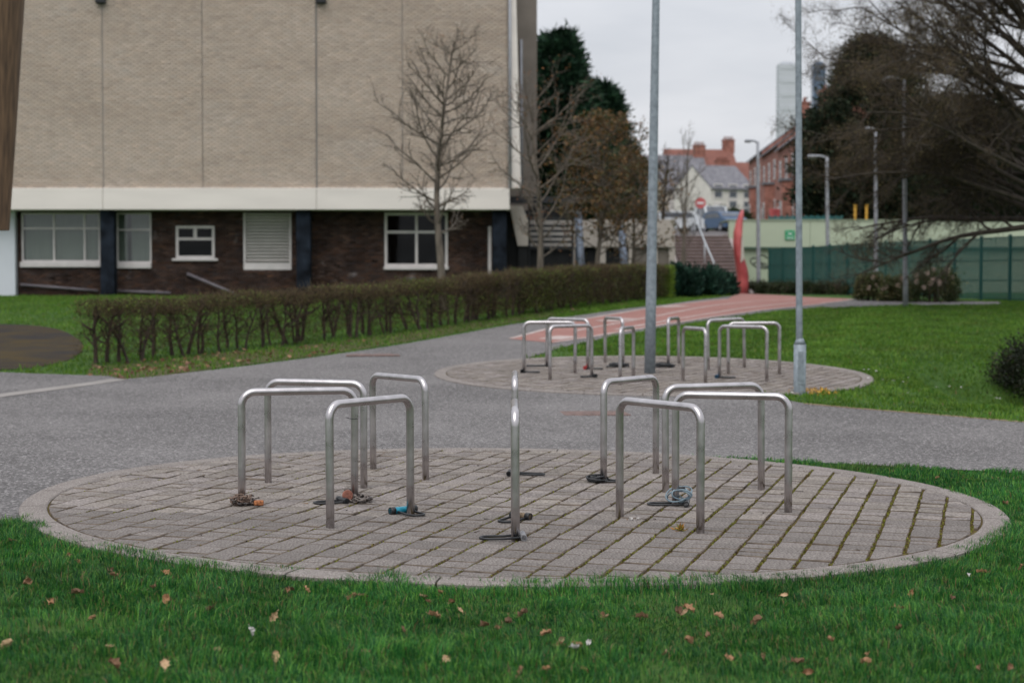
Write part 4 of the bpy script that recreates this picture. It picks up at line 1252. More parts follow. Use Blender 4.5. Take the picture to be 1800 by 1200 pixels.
PB3['ang'] = (66, 50, 48); PB3['ratio'] = (.42, .5, .5)
BROWN = [(.15, .08, .03), (.10, .075, .028), (.075, .07, .024), (.19, .1, .035)]
tree('brown_leaved_tree', gl(1047, 54), 'tree holding brown dry leaves in front of the pale wall', PB3, 3, 5.6, .10, 'bark', leaves=(4600, .12, BROWN, None), group='brown leaved trees')
tree('brown_leaved_tree', gl(1113, 56), 'shorter brown leaved tree close left of the tall lamp post', PB3, 14, 4.6, .085, 'bark', leaves=(2600, .11, BROWN, None), group='brown leaved trees')
PS = dict(PB); PS['n'] = (18, 6, 3); PS['ang'] = (38, 40, 45); PS['ratio'] = (.22, .4, .5); PS['start'] = (.3, .2, .2)
tree('slim_birch', gl(1196, 63), 'slim pale birch at the left side of the brown steps', PS, 8, 6.2, .07, 'bark', lean=(.03, 0, 1))
tree('slim_birch', gl(1206, 64.5), 'second slim birch, leaning, close to the brown steps', PS, 18, 4.6, .055, 'bark', lean=(-.05, 0, 1))
tree('bare_street_tree', gl(1165, 84), 'bushy bare tree above the pale wall before the distant houses', PB3, 28, 4.2, .12, 'bark_brown', lean=(.0, 0, 1), group='bare trees along the street')

# evergreens: trunk, limbs, sprays of small needle leaves clumped in tiers
def evergreen(loc, label, H, Rr, seed, prof, cols, n_cl=420, per=55, leaf=.16, cl=.45, name='evergreen_tree', group='evergreen trees', low=.05, cat='tree', barkm='bark_dark', droop=-.2, wts=None, asp=.45):
    rg = np.random.default_rng(seed); t = empty(name, loc); tag(t, label, cat, group)
    MB().tube([(0, 0, -.2), (.05, 0, H * .4), (0, .05, H * .9)], [H * .022 + .05, H * .016 + .03, .02], 7).build('trunk', M[barkm], t)
    f = low + (1 - low) * rg.random(n_cl) ** .9; az = rg.uniform(0, 6.283, n_cl)
    rad = Rr * np.array([prof(x) for x in f]) * np.sqrt(rg.uniform(.25, 1, n_cl)) * rg.uniform(.8, 1.18, n_cl)
    C = np.stack([np.cos(az) * rad, np.sin(az) * rad, f * H], 1)
    limbs = []
    for c in C[::4]:
        b = Vector((0, 0, max(.1, c[2] - .35 * math.hypot(c[0], c[1])))); e = Vector(c)
        limbs.append(([b, b.lerp(e, .5) + Vector((0, 0, .05)), e], [.045, .03, .012], 2))
    lo = obj('limbs', skeleton_mesh('limbs', limbs), M[barkm], t); lo['kind'] = 'stuff'
    out = np.stack([np.cos(az), np.sin(az), rg.uniform(.1, 1.1, n_cl)], 1)
    Pp = np.repeat(C, per, 0) + rg.normal(0, cl, (n_cl * per, 3)) * np.array([1, 1, .6]) + np.repeat(out, per, 0) * rg.uniform(0, cl * 1.6, (n_cl * per, 1))
    dirs = np.repeat(out, per, 0) + rg.normal(0, .55, (n_cl * per, 3)); dirs /= np.linalg.norm(dirs, axis=1)[:, None]
    tone = np.repeat(rg.uniform(.55, 1.45, (n_cl, 1)), per, 0)
    Pp[:, 2] = np.maximum(Pp[:, 2], .03)
    o = obj('crown', leaves_mesh('crown', Pp, leaf, np.clip(palette(len(Pp), cols, wts) * tone, 0, 1), asp, dirs=dirs), M['needle'], t); o['kind'] = 'stuff'
    return t
DG = [(.018, .05, .026), (.026, .064, .03), (.014, .036, .022)]
zc = T(3, 78)
evergreen(Vector((at(982, 0, 79).x, 79, zc)), 'tall dark conifer rising behind the young trees beside the hall', at(0, 70, 79).z - zc, 3.0, 2,
          lambda f: (1.0 if f < .3 else 1.02 - ((f - .3) / .7) ** .9 * 1.0), DG, 760, 60, .46, .2, asp=.2)
evergreen(Vector((at(1062, 0, 81).x, 81, T(4, 81))), 'shorter dark conifer right of the tallest conifer', at(0, 160, 81).z - T(4, 81), 1.7, 6,
          lambda f: 1.0 if f < .35 else 1.02 - ((f - .35) / .65) * .98, DG, 420, 60, .42, .18, asp=.2)
evergreen(Vector((at(1012, 0, 83).x, 83, T(4, 83))), 'dark conifer partly hidden between two taller conifers', at(0, 205, 83).z - T(4, 83), 2.0, 7,
          lambda f: 1.0 if f < .6 else 1.05 - ((f - .6) / .4) ** 1.3 * .9, DG, 260, 60, .42, .24, asp=.2)
DB = [(.014, .028, .016), (.022, .034, .018), (.026, .03, .016)]
evergreen(Vector((at(1535, 0, 84).x, 84, T(14, 84))), 'big rounded dark evergreen above the green wall', at(0, 82, 84).z - T(14, 84), 3.2, 12,
          lambda f: .95 + .1 * math.sin(f * 9) if f < .45 else max(.06, 1 - ((f - .45) / .55) ** 1.5 * .95), DB, 1000, 60, .24, .3)
evergreen(Vector((at(1690, 0, 88).x, 88, T(20, 88))), 'dark evergreen at right behind the weeping bare tree', at(0, 190, 88).z - T(20, 88), 4.2, 13,
          lambda f: .9 if f < .55 else math.sqrt(max(.02, 1 - ((f - .55) / .47) ** 2)), DB, 700, 60, .28, .4)
evergreen(Vector((at(1462, 0, 83).x, 83, T(14, 83))), 'lower dark evergreen left of the big rounded one', at(0, 210, 83).z - T(14, 83), 1.5, 15,
          lambda f: .95 if f < .6 else math.sqrt(max(.02, 1 - ((f - .6) / .42) ** 2)), DB, 260, 60, .24, .3)

# shrubs
def shrub(loc, label, rx, ry, h, seed, cols, leaf, n_=5000, name='shrub', flowers=None, group=None, spiky=False, wts=None, stems=9):
    rg = np.random.default_rng(seed); t = empty(name, loc); tag(t, label, 'shrub', group)
    brs = []
    for k in range(stems):
        a = rg.uniform(0, 6.28); q = rg.uniform(.2, .85)
        brs.append(([Vector((.1 * math.cos(a), .1 * math.sin(a), -.05)), Vector((rx * .4 * q * math.cos(a), ry * .4 * q * math.sin(a), h * .4)), Vector((rx * q * math.cos(a), ry * q * math.sin(a), h * .75))], [.025, .018, .008], 2))
    s = obj('stems', skeleton_mesh('stems', brs), M['bark_dark'], t); s['kind'] = 'stuff'
    ncl = 70
    az = rg.uniform(0, 6.28, ncl); el = rg.uniform(0, 1, ncl); rr_ = rg.uniform(.45, 1, ncl) ** .5
    C = np.stack([np.cos(az) * rx * np.sqrt(1 - el ** 2 * .8) * rr_, np.sin(az) * ry * np.sqrt(1 - el ** 2 * .8) * rr_, h * (.12 + .78 * el * rr_)], 1)
    i = rg.integers(0, ncl, n_); sp = min(rx, ry, h) * .2
    Pp = C[i] + rg.normal(0, sp, (n_, 3)); Pp[:, 2] = np.abs(Pp[:, 2]) + .01
    out = C[i] + np.array([0, 0, h * (.5 if spiky else .15)]); out /= np.linalg.norm(out, axis=1)[:, None] + 1e-6
    dirs = out * (1.2 if spiky else .5) + rg.normal(0, .45, (n_, 3)); dirs /= np.linalg.norm(dirs, axis=1)[:, None]
    tone = rg.uniform(.5, 1.4, (ncl, 1))[i]
    o = obj('foliage', leaves_mesh('foliage', Pp, leaf, np.clip(palette(n_, cols, wts) * tone, 0, 1), .35 if spiky else .55, dirs=dirs), M['needle' if spiky else 'leaf'], t); o['kind'] = 'stuff'
    if flowers:
        for k in range(flowers):
            a = rg.uniform(3.4, 6.0); e = rg.uniform(.3, .95)
            c = Vector((rx * .95 * math.cos(a) * math.sqrt(1 - e * e * .8), ry * .95 * math.sin(a) * math.sqrt(1 - e * e * .8), h * (.15 + .85 * e)))
            mbf = MB()
            for j in range(6):
                b = j * math.pi / 3; r_ = .055
                mbf.add([c, c + Vector((math.cos(b - .4) * r_, -.03, math.sin(b - .4) * r_)), c + Vector((math.cos(b) * r_ * 1.5, -.02, math.sin(b) * r_ * 1.5)), c + Vector((math.cos(b + .4) * r_, -.03, math.sin(b + .4) * r_))], [(0, 1, 2, 3)])
            mbf.build('flower', M['blossom'], t)
    return t
M['blossom'] = mat('pale_pink_blossom', (.62, .48, .42), .7, var=.15)
JG = [(.012, .04, .026), (.02, .055, .034), (.008, .028, .02)]
for px, py, Y_, rx, h, lb in ((1197, 524, 55, .55, 1.0, 'spreading dark juniper against the bright end of the hedge'), (1232, 523, 57, .75, .85, 'middle spreading juniper with upturned sprays beside the hedge end'), (1264, 521, 59.5, .5, .75, 'small spreading juniper nearest the steps')):
    shrub(gl(px, Y_), lb, rx, .6, h, int(px), JG, .2, 5200, 'juniper_shrub', spiky=True, group='juniper shrubs')
SG = [(.05, .07, .02), (.035, .055, .018), (.09, .09, .035), (.13, .11, .05)]
for px, Y_, rx, h, fl, lb in ((1530, 49.5, .42, .85, 9, 'leftmost clipped flowering shrub at the path edge'), (1572, 49, .5, .72, 11, 'low middle flowering shrub behind the lawn lamp post'), (1640, 48, .75, 1.02, 15, 'largest rounded shrub with pale pink flowers before the fence')):
    shrub(gl(px, Y_), lb, rx, .55, h, int(px), SG if px < 1600 else [(.03, .06, .015), (.045, .07, .02), (.1, .1, .04)], .075, 7000, 'flowering_shrub', flowers=fl, group='flowering shrubs by the path')
LG = [(.022, .042, .014), (.035, .05, .018), (.05, .04, .02)]
for k, px in enumerate((1322, 1345, 1369, 1394, 1420, 1446, 1472, 1497)):
    shrub(gl(px, 67.5 - k * .9), 'low trimmed bush, number %s from the red sculpture, along the fence foot' % ('one two three four five six seven eight'.split()[k]), .36, .4, .5, 900 + k, LG, .07, 2200, 'low_bush', group='low bushes along the fence foot')
pb_ = gl(1838, 26.4)
shrub(pb_, 'very dark clipped bush cut by the right edge above the hollow', .72, .7, .95, 77, [(.012, .02, .008), (.02, .028, .012), (.03, .028, .014)], .05, 14000, 'dark_bush')
for k, px in enumerate((1238, 1258, 1280, 1300)):
    p = at(px, 372, 135 + k * 6); p.z = T(p.x, p.y)
    shrub(p, 'dark garden bush before the far houses, %s from the road sign' % ('first second third fourth'.split()[k]), 1.3, 1.0, 1.9, 500 + k, [(.02, .04, .015), (.04, .06, .02)], .22, 2200, 'garden_bush', group='garden bushes before the far houses')

# the weeping bare tree at right: trunk outside the frame, long arching limbs and countless twigs
rgw = random.Random(21)
wt_loc = Vector((13.3, 40.5, T(13.3, 40.5)))
PW = dict(seg=(8, 9, 7, 5, 4), wander=(.05, .07, .10, .15, .2), up=(.04, -.035, -.015, -.005, 0), tip=(.4, .2, .25, .4, .5), n=(0, 9, 8, 5), start=(.35, .16, .1, .1),
          ang=(60, 34, 40, 42), ratio=(.9, .42, .46, .5), rr=(.5, .45, .5, .6), rmin=.0045)
wbr = []; wtips = []
trk = [Vector((0, 0, -.2)), Vector((.05, .1, 1.2)), Vector((-.1, .1, 2.6)), Vector((.1, 0, 4.2)), Vector((.0, .2, 6.0)), Vector((-.1, .1, 8.2))]
wbr.append((trk, [.34, .28, .25, .2, .14, .05], 0))
for k in range(46):
    f = (k + .5) / 46
    z0_ = 1.9 + f * 5.9
    i = min(int((z0_ + .2) / 1.5), 4)
    az = math.radians(rgw.uniform(95, 265)) if k % 6 else math.radians(rgw.uniform(-85, 85))
    el = math.radians(6 + 54 * f + rgw.gauss(0, 8))
    d = Vector((math.cos(az) * math.cos(el), math.sin(az) * math.cos(el) * .75, math.sin(el))).normalized()
    grow(rgw, Vector((0, .1, z0_)), d, rgw.uniform(4.6, 6.6) * (1.0 - .08 * f), .085 - .03 * f, 1, PW, wbr, wtips)
wt = empty('weeping_tree', wt_loc); tag(wt, 'large bare tree with arching twiggy limbs filling the upper right', 'tree')
obj('trunk', skeleton_mesh('trunk', wbr[:1]), M['bark_dark'], wt)
for b in [b for b in wbr if b[2] == 1]: obj('limb', skeleton_mesh('limb', [b]), M['bark_brown'], wt)
o = obj('crown', skeleton_mesh('crown', [b for b in wbr if b[2] > 1]), M['bark_brown'], wt); o['kind'] = 'stuff'
Tp = np.array([tuple(p) for p, d in wtips]); n_ = 36000
Pp = Tp[NR.choice(len(Tp), n_)] + NR.normal(0, .12, (n_, 3))
o = obj('buds', leaves_mesh('buds', Pp, .045, palette(n_, [(.16, .13, .05), (.11, .09, .04), (.20, .165, .07)]), .4), M['leaf'], wt); o['kind'] = 'stuff'
n_ = 70000
Pp = Tp[NR.choice(len(Tp), n_)] + NR.normal(0, .10, (n_, 3))
o = obj('twigs', twigs_mesh('twigs', Pp, rand_dirs(n_, .3), NR.uniform(.12, .42, n_), NR.uniform(.0025, .005, n_), palette(n_, [(.055, .042, .03), (.09, .067, .043), (.125, .096, .056)])), M['twig'], wt); o['kind'] = 'stuff'
print('weeping branches', len(wbr))

# ------------------------------------------------------------------ hedge
hp = [gnd(*p) for p in ((158, 646), (250, 637), (400, 620), (560, 603), (720, 584), (900, 558), (1050, 538), (1172, 524.5))]
hp2 = [Vector((p.x - .12, p.y + .35, 0)) for p in hp]
seglen = [0]
for a, b in zip(hp2[:-1], hp2[1:]): seglen.append(seglen[-1] + (b - a).length)
HL = seglen[-1]
def hpos(s):
    s = np.asarray(s); x = np.interp(s, seglen, [p.x for p in hp2]); y = np.interp(s, seglen, [p.y for p in hp2]); return x, y
def hh_at(s): return np.interp(np.asarray(s) / HL, [0, .25, .6, 1], [.97, 1.0, 1.05, 1.05])
hed = empty('hawthorn_hedge', (hp2[0].x, hp2[0].y, T(hp2[0].x, hp2[0].y))); tag(hed, 'long clipped thorn hedge, thin and leggy at left, dense at right', 'hedge')
ho = hed.location
rgh = random.Random(4)
stem_meshes = []
for k in range(18):
    brs = []
    P_h = dict(seg=(6, 4, 3), wander=(.11, .2, .25), up=(.14, .05, 0), tip=(.5, .35, .5), n=(8, 4), start=(.3, .2), ang=(48, 45), ratio=(.45, .5), rr=(.5, .55), rmin=.004)
    grow(rgh, Vector((0, 0, -.05)), Vector((rgh.uniform(-.25, .25), rgh.uniform(-.2, .2), 1)).normalized(), .98, rgh.uniform(.026, .046), 0, P_h, brs)
    me = skeleton_mesh('stem', brs, (6, 4, 3)); me.materials.append(M['bark_dark']); stem_meshes.append(me)
s = .1
while s < HL:
    x, y = hpos(s); x = float(x) + rgh.gauss(0, .1); y = float(y) + rgh.gauss(0, .12)
    o = bpy.data.objects.new('stem', stem_meshes[rgh.randrange(18)]); link(o, hed)
    o.location = Vector((x, y, T(x, y))) - ho; o.rotation_euler.z = rgh.uniform(0, 6.28); sc_ = rgh.uniform(.84, .99) * float(hh_at(s)); o.scale = (sc_,) * 3
    s += rgh.uniform(.08, .42)
HH = 1.0
def hedge_pts(n, lo, hi, zlo, zhi, wid=.38, pw=1.0):
    s = NR.uniform(lo * HL, hi * HL, n); x, y = hpos(s)
    x2, y2 = hpos(s + .3); tx_, ty_ = x2 - x, y2 - y; l = np.hypot(tx_, ty_) + 1e-9; nx_, ny_ = -ty_ / l, tx_ / l
    tx_, ty_ = hpos(np.clip(s, .3, HL - .35) + .3); bx_, by_ = hpos(np.clip(s, .3, HL - .35)); tx_ -= bx_; ty_ -= by_
    l = np.hypot(tx_, ty_) + 1e-9; nx_, ny_ = -ty_ / l, tx_ / l
    w = NR.uniform(-wid, wid, n); X_ = x + nx_ * w; Y_ = y + ny_ * w
    z = terr(X_, Y_) + hh_at(s) * (zlo + (zhi - zlo) * NR.random(n) ** pw) + .025 * np.sin(s * 2.1) + .02 * np.sin(s * 5.3)
    return np.stack([X_, Y_, z], 1) - np.array(ho), s / HL
TW = [(.062, .044, .026), (.04, .03, .02), (.09, .064, .034), (.11, .085, .045)]
parts = []
for n_, lo, hi, zl, zh in ((15000, 0, .45, .76, 1.0), (12000, 0, .45, .12, .85), (26000, .42, 1.0, .12, 1.0), (12000, .42, 1.0, .8, 1.0)):
    P, f = hedge_pts(n_, lo, hi, zl, zh); parts.append(P)
P = np.concatenate(parts); n_ = len(P)
o = obj('twigs', twigs_mesh('twigs', P, rand_dirs(n_, .4), NR.uniform(.07, .22, n_), NR.uniform(.0025, .005, n_), palette(n_, TW)), M['twig'], hed); o['kind'] = 'stuff'
def hleaf(n_, lo, hi, zl, zh, cols, size, wid=.4, clump=.5):
    P, f = hedge_pts(n_, lo, hi, zl, zh, wid)
    k = (np.sin(f * 61) + np.sin(f * 23 + 1) + np.sin(f * 140 + P[:, 2] * 6)) / 3 + NR.normal(0, .25, n_) > clump - .5
    P = P[k]; return P, palette(len(P), cols, None, .3), np.full(len(P), size)
GL = [(.12, .17, .022), (.07, .115, .018), (.16, .20, .03)]
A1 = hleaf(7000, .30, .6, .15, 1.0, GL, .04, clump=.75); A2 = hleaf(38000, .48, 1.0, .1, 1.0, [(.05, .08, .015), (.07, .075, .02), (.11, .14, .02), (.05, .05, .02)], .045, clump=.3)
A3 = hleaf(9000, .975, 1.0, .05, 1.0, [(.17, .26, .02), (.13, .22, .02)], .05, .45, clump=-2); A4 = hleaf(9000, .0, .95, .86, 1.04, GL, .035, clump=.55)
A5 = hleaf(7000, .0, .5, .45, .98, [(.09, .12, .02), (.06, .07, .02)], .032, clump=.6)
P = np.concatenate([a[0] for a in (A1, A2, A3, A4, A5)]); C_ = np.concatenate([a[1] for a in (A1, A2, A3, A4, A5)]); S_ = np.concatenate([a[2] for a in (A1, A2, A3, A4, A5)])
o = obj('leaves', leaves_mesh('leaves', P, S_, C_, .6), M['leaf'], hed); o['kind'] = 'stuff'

# ------------------------------------------------------------------ grass
def vnoise(x, y, seed=0):
    r = np.random.default_rng(seed); s = np.zeros_like(x)
    for k in range(9):
        a = r.uniform(0, 6.28); fq = r.uniform(.6, 4.5); s += np.sin((x * math.cos(a) + y * math.sin(a)) * fq * 1.7 + r.uniform(0, 6.28)) / (fq ** .5)
    return s / 4.2
M['grass'] = foliage_mat('grass_blade', .55, .3, .25)
def grass(name, x, y, L, w, label, bend=.5, cols=None, wild=.04):
    n = len(x)
    z = terr(x, y); pt = vnoise(x, y, 1); pt2 = vnoise(x * 3, y * 3, 2)
    L = L * (1 + .35 * pt + .2 * pt2) * NR.uniform(.55, 1.35, n)
    a = NR.uniform(0, 6.283, n) ; b = NR.normal(0, 1, n)
    # blades lean together in patches
    tx_, ty_ = np.floor(x * 11 + 3 * pt2), np.floor(y * 11 + 3 * pt)
    hsh = np.sin(tx_ * 12.9898 + ty_ * 78.233) * 43758.5453; hsh = hsh - np.floor(hsh)
    L = L * (.6 + .6 * hsh + .55 * np.clip(vnoise(x * 2.6, y * 2.6, 13), -.5, 1))
    L = np.maximum(L, .012)
    la = vnoise(x, y, 5) * 3 + hsh * 6.28; lean = NR.uniform(.1, bend, n)
    dx = np.cos(la + b * .9) * lean; dy = np.sin(la + b * .9) * lean
    px_, py_ = np.cos(a) * w / 2, np.sin(a) * w / 2
    B0 = np.stack([x - px_, y - py_, z - .004], 1); B1 = np.stack([x + px_, y + py_, z - .004], 1)
    mx, my, mz = x + dx * L * .35, y + dy * L * .35, z + L * .6
    M0 = np.stack([mx - px_ * .8, my - py_ * .8, mz], 1); M1 = np.stack([mx + px_ * .8, my + py_ * .8, mz], 1)
    Tt = np.stack([x + dx * L * 1.1, y + dy * L * 1.1, z + L * (1 - .35 * lean)], 1)
    V = np.stack([B0, B1, M0, M1, Tt], 1).reshape(-1, 3); k = np.arange(n) * 5
    F_ = np.concatenate([np.stack([k, k + 1, k + 3], 1), np.stack([k, k + 3, k + 2], 1), np.stack([k + 2, k + 3, k + 4], 1)])
    base = np.array(cols)[NR.choice(len(cols), n)]
    t = np.clip(.5 + .5 * pt + .3 * pt2 + NR.normal(0, .15, n), 0, 1)[:, None]
    c = base * (.6 + .65 * t + .25 * (hsh[:, None] - .5))
    y_ = np.clip(vnoise(x * .7, y * .7, 9) - .35, 0, 1)[:, None] * .9
    c = c * (1 - y_) + y_ * np.array([.10, .115, .022])
    dead = NR.random(n) < wild
    c[dead] = np.array([.24, .17, .08]) * NR.uniform(.6, 1.2, (dead.sum(), 1))
    o = obj(name, np_mesh(name, V, F_, np.repeat(c, 5, 0)), M['grass']); tag(o, label, 'grass', kind='stuff')
    return o
def on_lawn(x, y, soft=.03):
    j = NR.normal(0, soft, len(x)); j2 = NR.normal(0, soft, len(x))
    a = inpoly(x + j, y + j2, ASPH) | inpoly(x, y, MOSS)
    d1 = np.hypot(x - C1[0], y - C1[1]); d2 = np.hypot(x - C2[0], y - C2[1])
    ed = RO - .03 - .05 * vnoise(x * 2, y * 2, 4) - .085 * np.clip((C1[1] - y) / 2.5, 0, 1)
    return ~a & (d1 > ed) & (d2 > 3.2)
GC = [(.036, .165, .032), (.055, .205, .034), (.017, .095, .027), (.14, .31, .05), (.032, .14, .027), (.012, .065, .02)]
def scatter(n, x0, x1, y0, y1, wedge=1.25):
    x = NR.uniform(x0, x1, n); y = NR.uniform(y0, y1, n)
    k = np.abs(x) < y * .312 * wedge + .6
    x, y = x[k], y[k]; k = on_lawn(x, y); return x[k], y[k]
x, y = scatter(560000, -4.8, 4.8, 5.2, 11.6)
mud = (vnoise(x * 1.6, y * 1.6, 21) > .62) & (NR.random(len(x)) < .6)
x, y = x[~mud], y[~mud]
near_n = len(x)
grass('near_lawn_grass', x, y, .05, .0036, 'lush dark green grass in the foreground', .85, GC, .045)
x, y = scatter(150000, .5, 7.2, 11.6, 16.5)
grass('strip_grass', x, y, .045, .006, 'narrow strip of grass between near circle and tarmac', .7, GC, .03)
x, y = scatter(30000, -6, -2.5, 8, 11.5)
x, y = scatter(330000, 1, 17, 16, 50, 1.15)
GF = [(.085, .185, .02), (.11, .21, .024), (.06, .155, .022), (.13, .22, .028)]
grass('bank_grass', x, y, .055, .014, 'green grass bank rising behind the far circle', .7, GF, .01)
x, y = scatter(190000, -20, 9, 22.5, 58, 1.1)
k = ~inpoly(x, y, RED)
grass('rear_lawn_grass', x[k], y[k], .06, .018, 'green lawn between the hedge and the hall', .7, GF, .01)
print('near blades', near_n)

# ------------------------------------------------------------------ locks, chains and litter on the near circle
def top_z(x, y): return T(x, y) + .031
def rad_pt(deg, r): return stand_xy(C1, deg, r)
def d_lock(x, y, ang, label, L=.25, w=.105, rod=.0075, bar='lock_grey', bar_r=.018, bar_l=.15, cat='bike lock', tilt=.0, shk='black_rubber', off=.03, group='bike locks on the near circle', endcap=None, z=None):
    """U lock lying flat: crossbar at local x=off, U pointing to local -x; the stand leg passes inside"""
    zz = top_z(x, y) if z is None else z
    t = empty('bike_lock', (x, y, zz), ang); tag(t, label, cat, group)
    pts = []; r_ = w / 2; zc_ = rod + .002
    pts.append((off, -r_, zc_ + .008))
    pts.append((-L * .3, -r_, zc_))
    for k in range(9):
        a = -math.pi / 2 - math.pi * k / 8
        pts.append((-(L - off - r_) + r_ * math.cos(a), r_ * math.sin(a), zc_ + tilt * .3))
    pts.append((-L * .3, r_, zc_)); pts.append((off, r_, zc_ + .008))
    MB().tube(pts, rod, 9).build('shackle', M[shk], t)
    c = MB().tube([(off, -bar_l / 2, bar_r), (off, -bar_l / 2 + .006, bar_r), (off, bar_l / 2 - .006, bar_r), (off, bar_l / 2, bar_r)], [bar_r * .8, bar_r, bar_r, bar_r * .8], 14).build('crossbar', M[bar], t)
    for s_ in (-1, 1):
        MB().tube([(off, s_ * bar_l / 2, bar_r), (off, s_ * (bar_l / 2 - .035), bar_r)], bar_r * 1.06, 14).build('end_cap', M[endcap or 'black_rubber'], c)
    return t
xe, ye = rad_pt(-90, ROUT); d_lock(xe + .0, ye + .02, .06, 'black D-lock with worn grey end round the foot of the nearest stand', endcap='lock_grey', off=.045)
xe, ye = rad_pt(-90, RI); d_lock(xe, ye, .95, 'black D-lock with worn tan crossbar just behind the nearest stand', L=.2, bar='lock_tan', bar_r=.022, off=.06)
xe, ye = rad_pt(90, RI); d_lock(xe + .06, ye + .12, math.pi - .1, 'black D-lock lying at the foot of the rear end-on stand', L=.27, bar='black_rubber', off=.1)
xe, ye = rad_pt(54, RI); d_lock(xe, ye, 2.6, 'small black D-lock round the left leg of the rear right stand', L=.15, bar='black_rubber', w=.09, bar_r=.016)
xe, ye = rad_pt(-18, RI); d_lock(xe, ye, -.15, 'black D-lock under the blue-grey coiled cable', L=.26, bar='lock_grey', off=.075, endcap='black_rubber')
xe, ye = rad_pt(234, RI); tl = d_lock(xe - .02, ye + .0, math.radians(128), 'black D-lock with bright blue crossbar at front left stand', L=.2, bar='lock_blue', bar_r=.022, bar_l=.2, off=.05, endcap='black_rubber')
xe, ye = rad_pt(198, RI); d_lock(xe - .03, ye - .04, .5, 'black D-lock tangled with grey chain at inner leg of leftmost stand', L=.2, bar='black_rubber', off=-.05)

def coil(x, y, z, r, turns, rod, label, m, vertical=False, name='cable_lock', seed=1, cat='cable lock', ang=0, flat=1.0):
    rg = random.Random(seed); t = empty(name, (x, y, top_z(x, y)), ang); tag(t, label, cat, 'bike locks on the near circle')
    pts = []; n = int(turns * 18)
    p1, p2 = rg.uniform(0, 6), rg.uniform(0, 6)
    for k in range(n):
        a = 2 * math.pi * k / 18; rr_ = r * (1 + .18 * math.sin(a * .37 + p1) + .08 * math.sin(a * .83 + p2))
        if vertical:
            rr_ = r * (1 + .28 * math.sin(a * .23 + p1) + .12 * math.sin(a * .83 + p2))
            pts.append((rr_ * math.cos(a) + .02 * math.sin(a * .19 + p2), .05 * math.sin(a + p1) * math.sin(a * .21) + .015 * math.sin(a * 1.3), max(rod, z + rr_ * math.sin(a + .3 * math.sin(a * .3)) * .62 + r * .8 + .012 * math.sin(a * .17))))
        else:
            pts.append((rr_ * math.cos(a), rr_ * math.sin(a) * flat, max(rod, z + rod + .03 * (k / n) + .02 * math.sin(a * .5 + p1))))
    MB().tube(pts, rod, 7).build('cable', M[m], t)
    e = Vector(pts[-1])
    MB().tube([e + Vector((-.03, 0, 0)), e + Vector((.03, .01, 0))], rod * 2.2, 10).build('barrel', M['black_rubber'], t)
    return t
xe, ye = rad_pt(-18, RI); coil(xe + .035, ye - .01, .025, .062, 5.3, .0055, 'coil of blue-grey cable on an inner leg at right', 'cable', True, ang=-.2)
xe, ye = rad_pt(54, RI); coil(xe - .05, ye + .0, .0, .065, 3.4, .0075, 'black cable lock heaped at left leg of rear right stand', 'black_rubber', False, seed=4)

def chain(x, y, label, m, n, R0, H_, seed, size=.018, path=None, alt=None):
    rg = random.Random(seed); t = empty('lock_chain', (x, y, top_z(x, y))); tag(t, label, 'chain', 'chains on the near circle')
    lp = []
    for k in range(10):
        a = 2 * math.pi * k / 10; lp.append((size * (1.0 if abs(math.cos(a)) > .3 else .85) * math.cos(a), size * .58 * math.sin(a), 0))
    me = MB().tube(lp, size * .2, 6, closed=True).mesh('link'); me.materials.append(M[m])
    me2 = me.copy(); me2.materials[0] = M[alt or m]
    for k in range(n):
        if path: px_, py_, pz_, da = path(k / n)
        else:
            a = k * size * 1.35 / R0; tn = a / (2 * math.pi)
            rr_ = R0 * (1 + .38 * math.sin(a * .61 + seed) + .2 * math.sin(a * 1.7) + rg.uniform(-.12, .12))
            px_, py_, pz_ = rr_ * math.cos(a), rr_ * math.sin(a), size * .5 + H_ * (k / n) * (.55 + .45 * math.sin(a * .9 + 1)) + rg.uniform(-.004, .012)
            da = a + math.pi / 2
        o = bpy.data.objects.new('link', me if rg.random() < .55 else me2); link(o, t); o.location = (px_, py_, max(pz_, size * .25))
        o.rotation_euler = (math.pi / 2 * (k % 2) + rg.gauss(0, .35), rg.gauss(0, .3), da + rg.gauss(0, .25))
    return t
xa, ya = rad_pt(198, ROUT)
chain(xa, ya, 'heap of rusty chain round the outer leg of the leftmost stand', 'chain_rust', 90, .052, .05, 3, .023, alt='chain')
xb, yb = rad_pt(198, RI)
chain(xb + .04, yb - .01, 'grey chain heaped at the inner leg of the leftmost stand', 'chain', 60, .058, .03, 5, .021)
def padlock(x, y, ang, m, label, disc=False, zoff=0):
    t = empty('padlock', (x, y, top_z(x, y) + zoff), ang); tag(t, label, 'padlock', 'padlocks on the near circle')
    if disc:
        MB().tube([(0, -.012, .036), (0, -.009, .036), (0, .009, .036), (0, .012, .036)], [.032, .036, .036, .032], 20).build('body', M[m], t)
        MB().tube([(-.02, 0, .06), (-.018, 0, .078), (0, 0, .084), (.018, 0, .078), (.02, 0, .06)], .005, 7).build('shackle', M['chain'], t)
    else:
        MB().box((0, 0, .016), (.062, .05, .032), bev=.005).build('body', M[m], t)
        MB().tube([(-.03, -.016, .016), (-.055, -.016, .016), (-.068, 0, .016), (-.055, .016, .016), (-.03, .016, .016)], .005, 7).build('shackle', M['chain_rust'], t)
    return t
padlock(xa + .115, ya - .02, .1, 'rust', 'rusty padlock lying beside the heap of rusty chain')
padlock(xb - .04, yb - .06, .2, 'rust_red', 'round red-brown rusty padlock by the inner leg', True, .012)
o = MB().tube([(.0275 * math.cos(a), .0275 * math.sin(a), 0) for a in [k * math.pi / 8 for k in range(16)]], .0022, 5, closed=True).tube([(-.0275, 0, 0), (-.055, -.01, .008)], .0018, 4).build('cable_tie', M['black_rubber'])
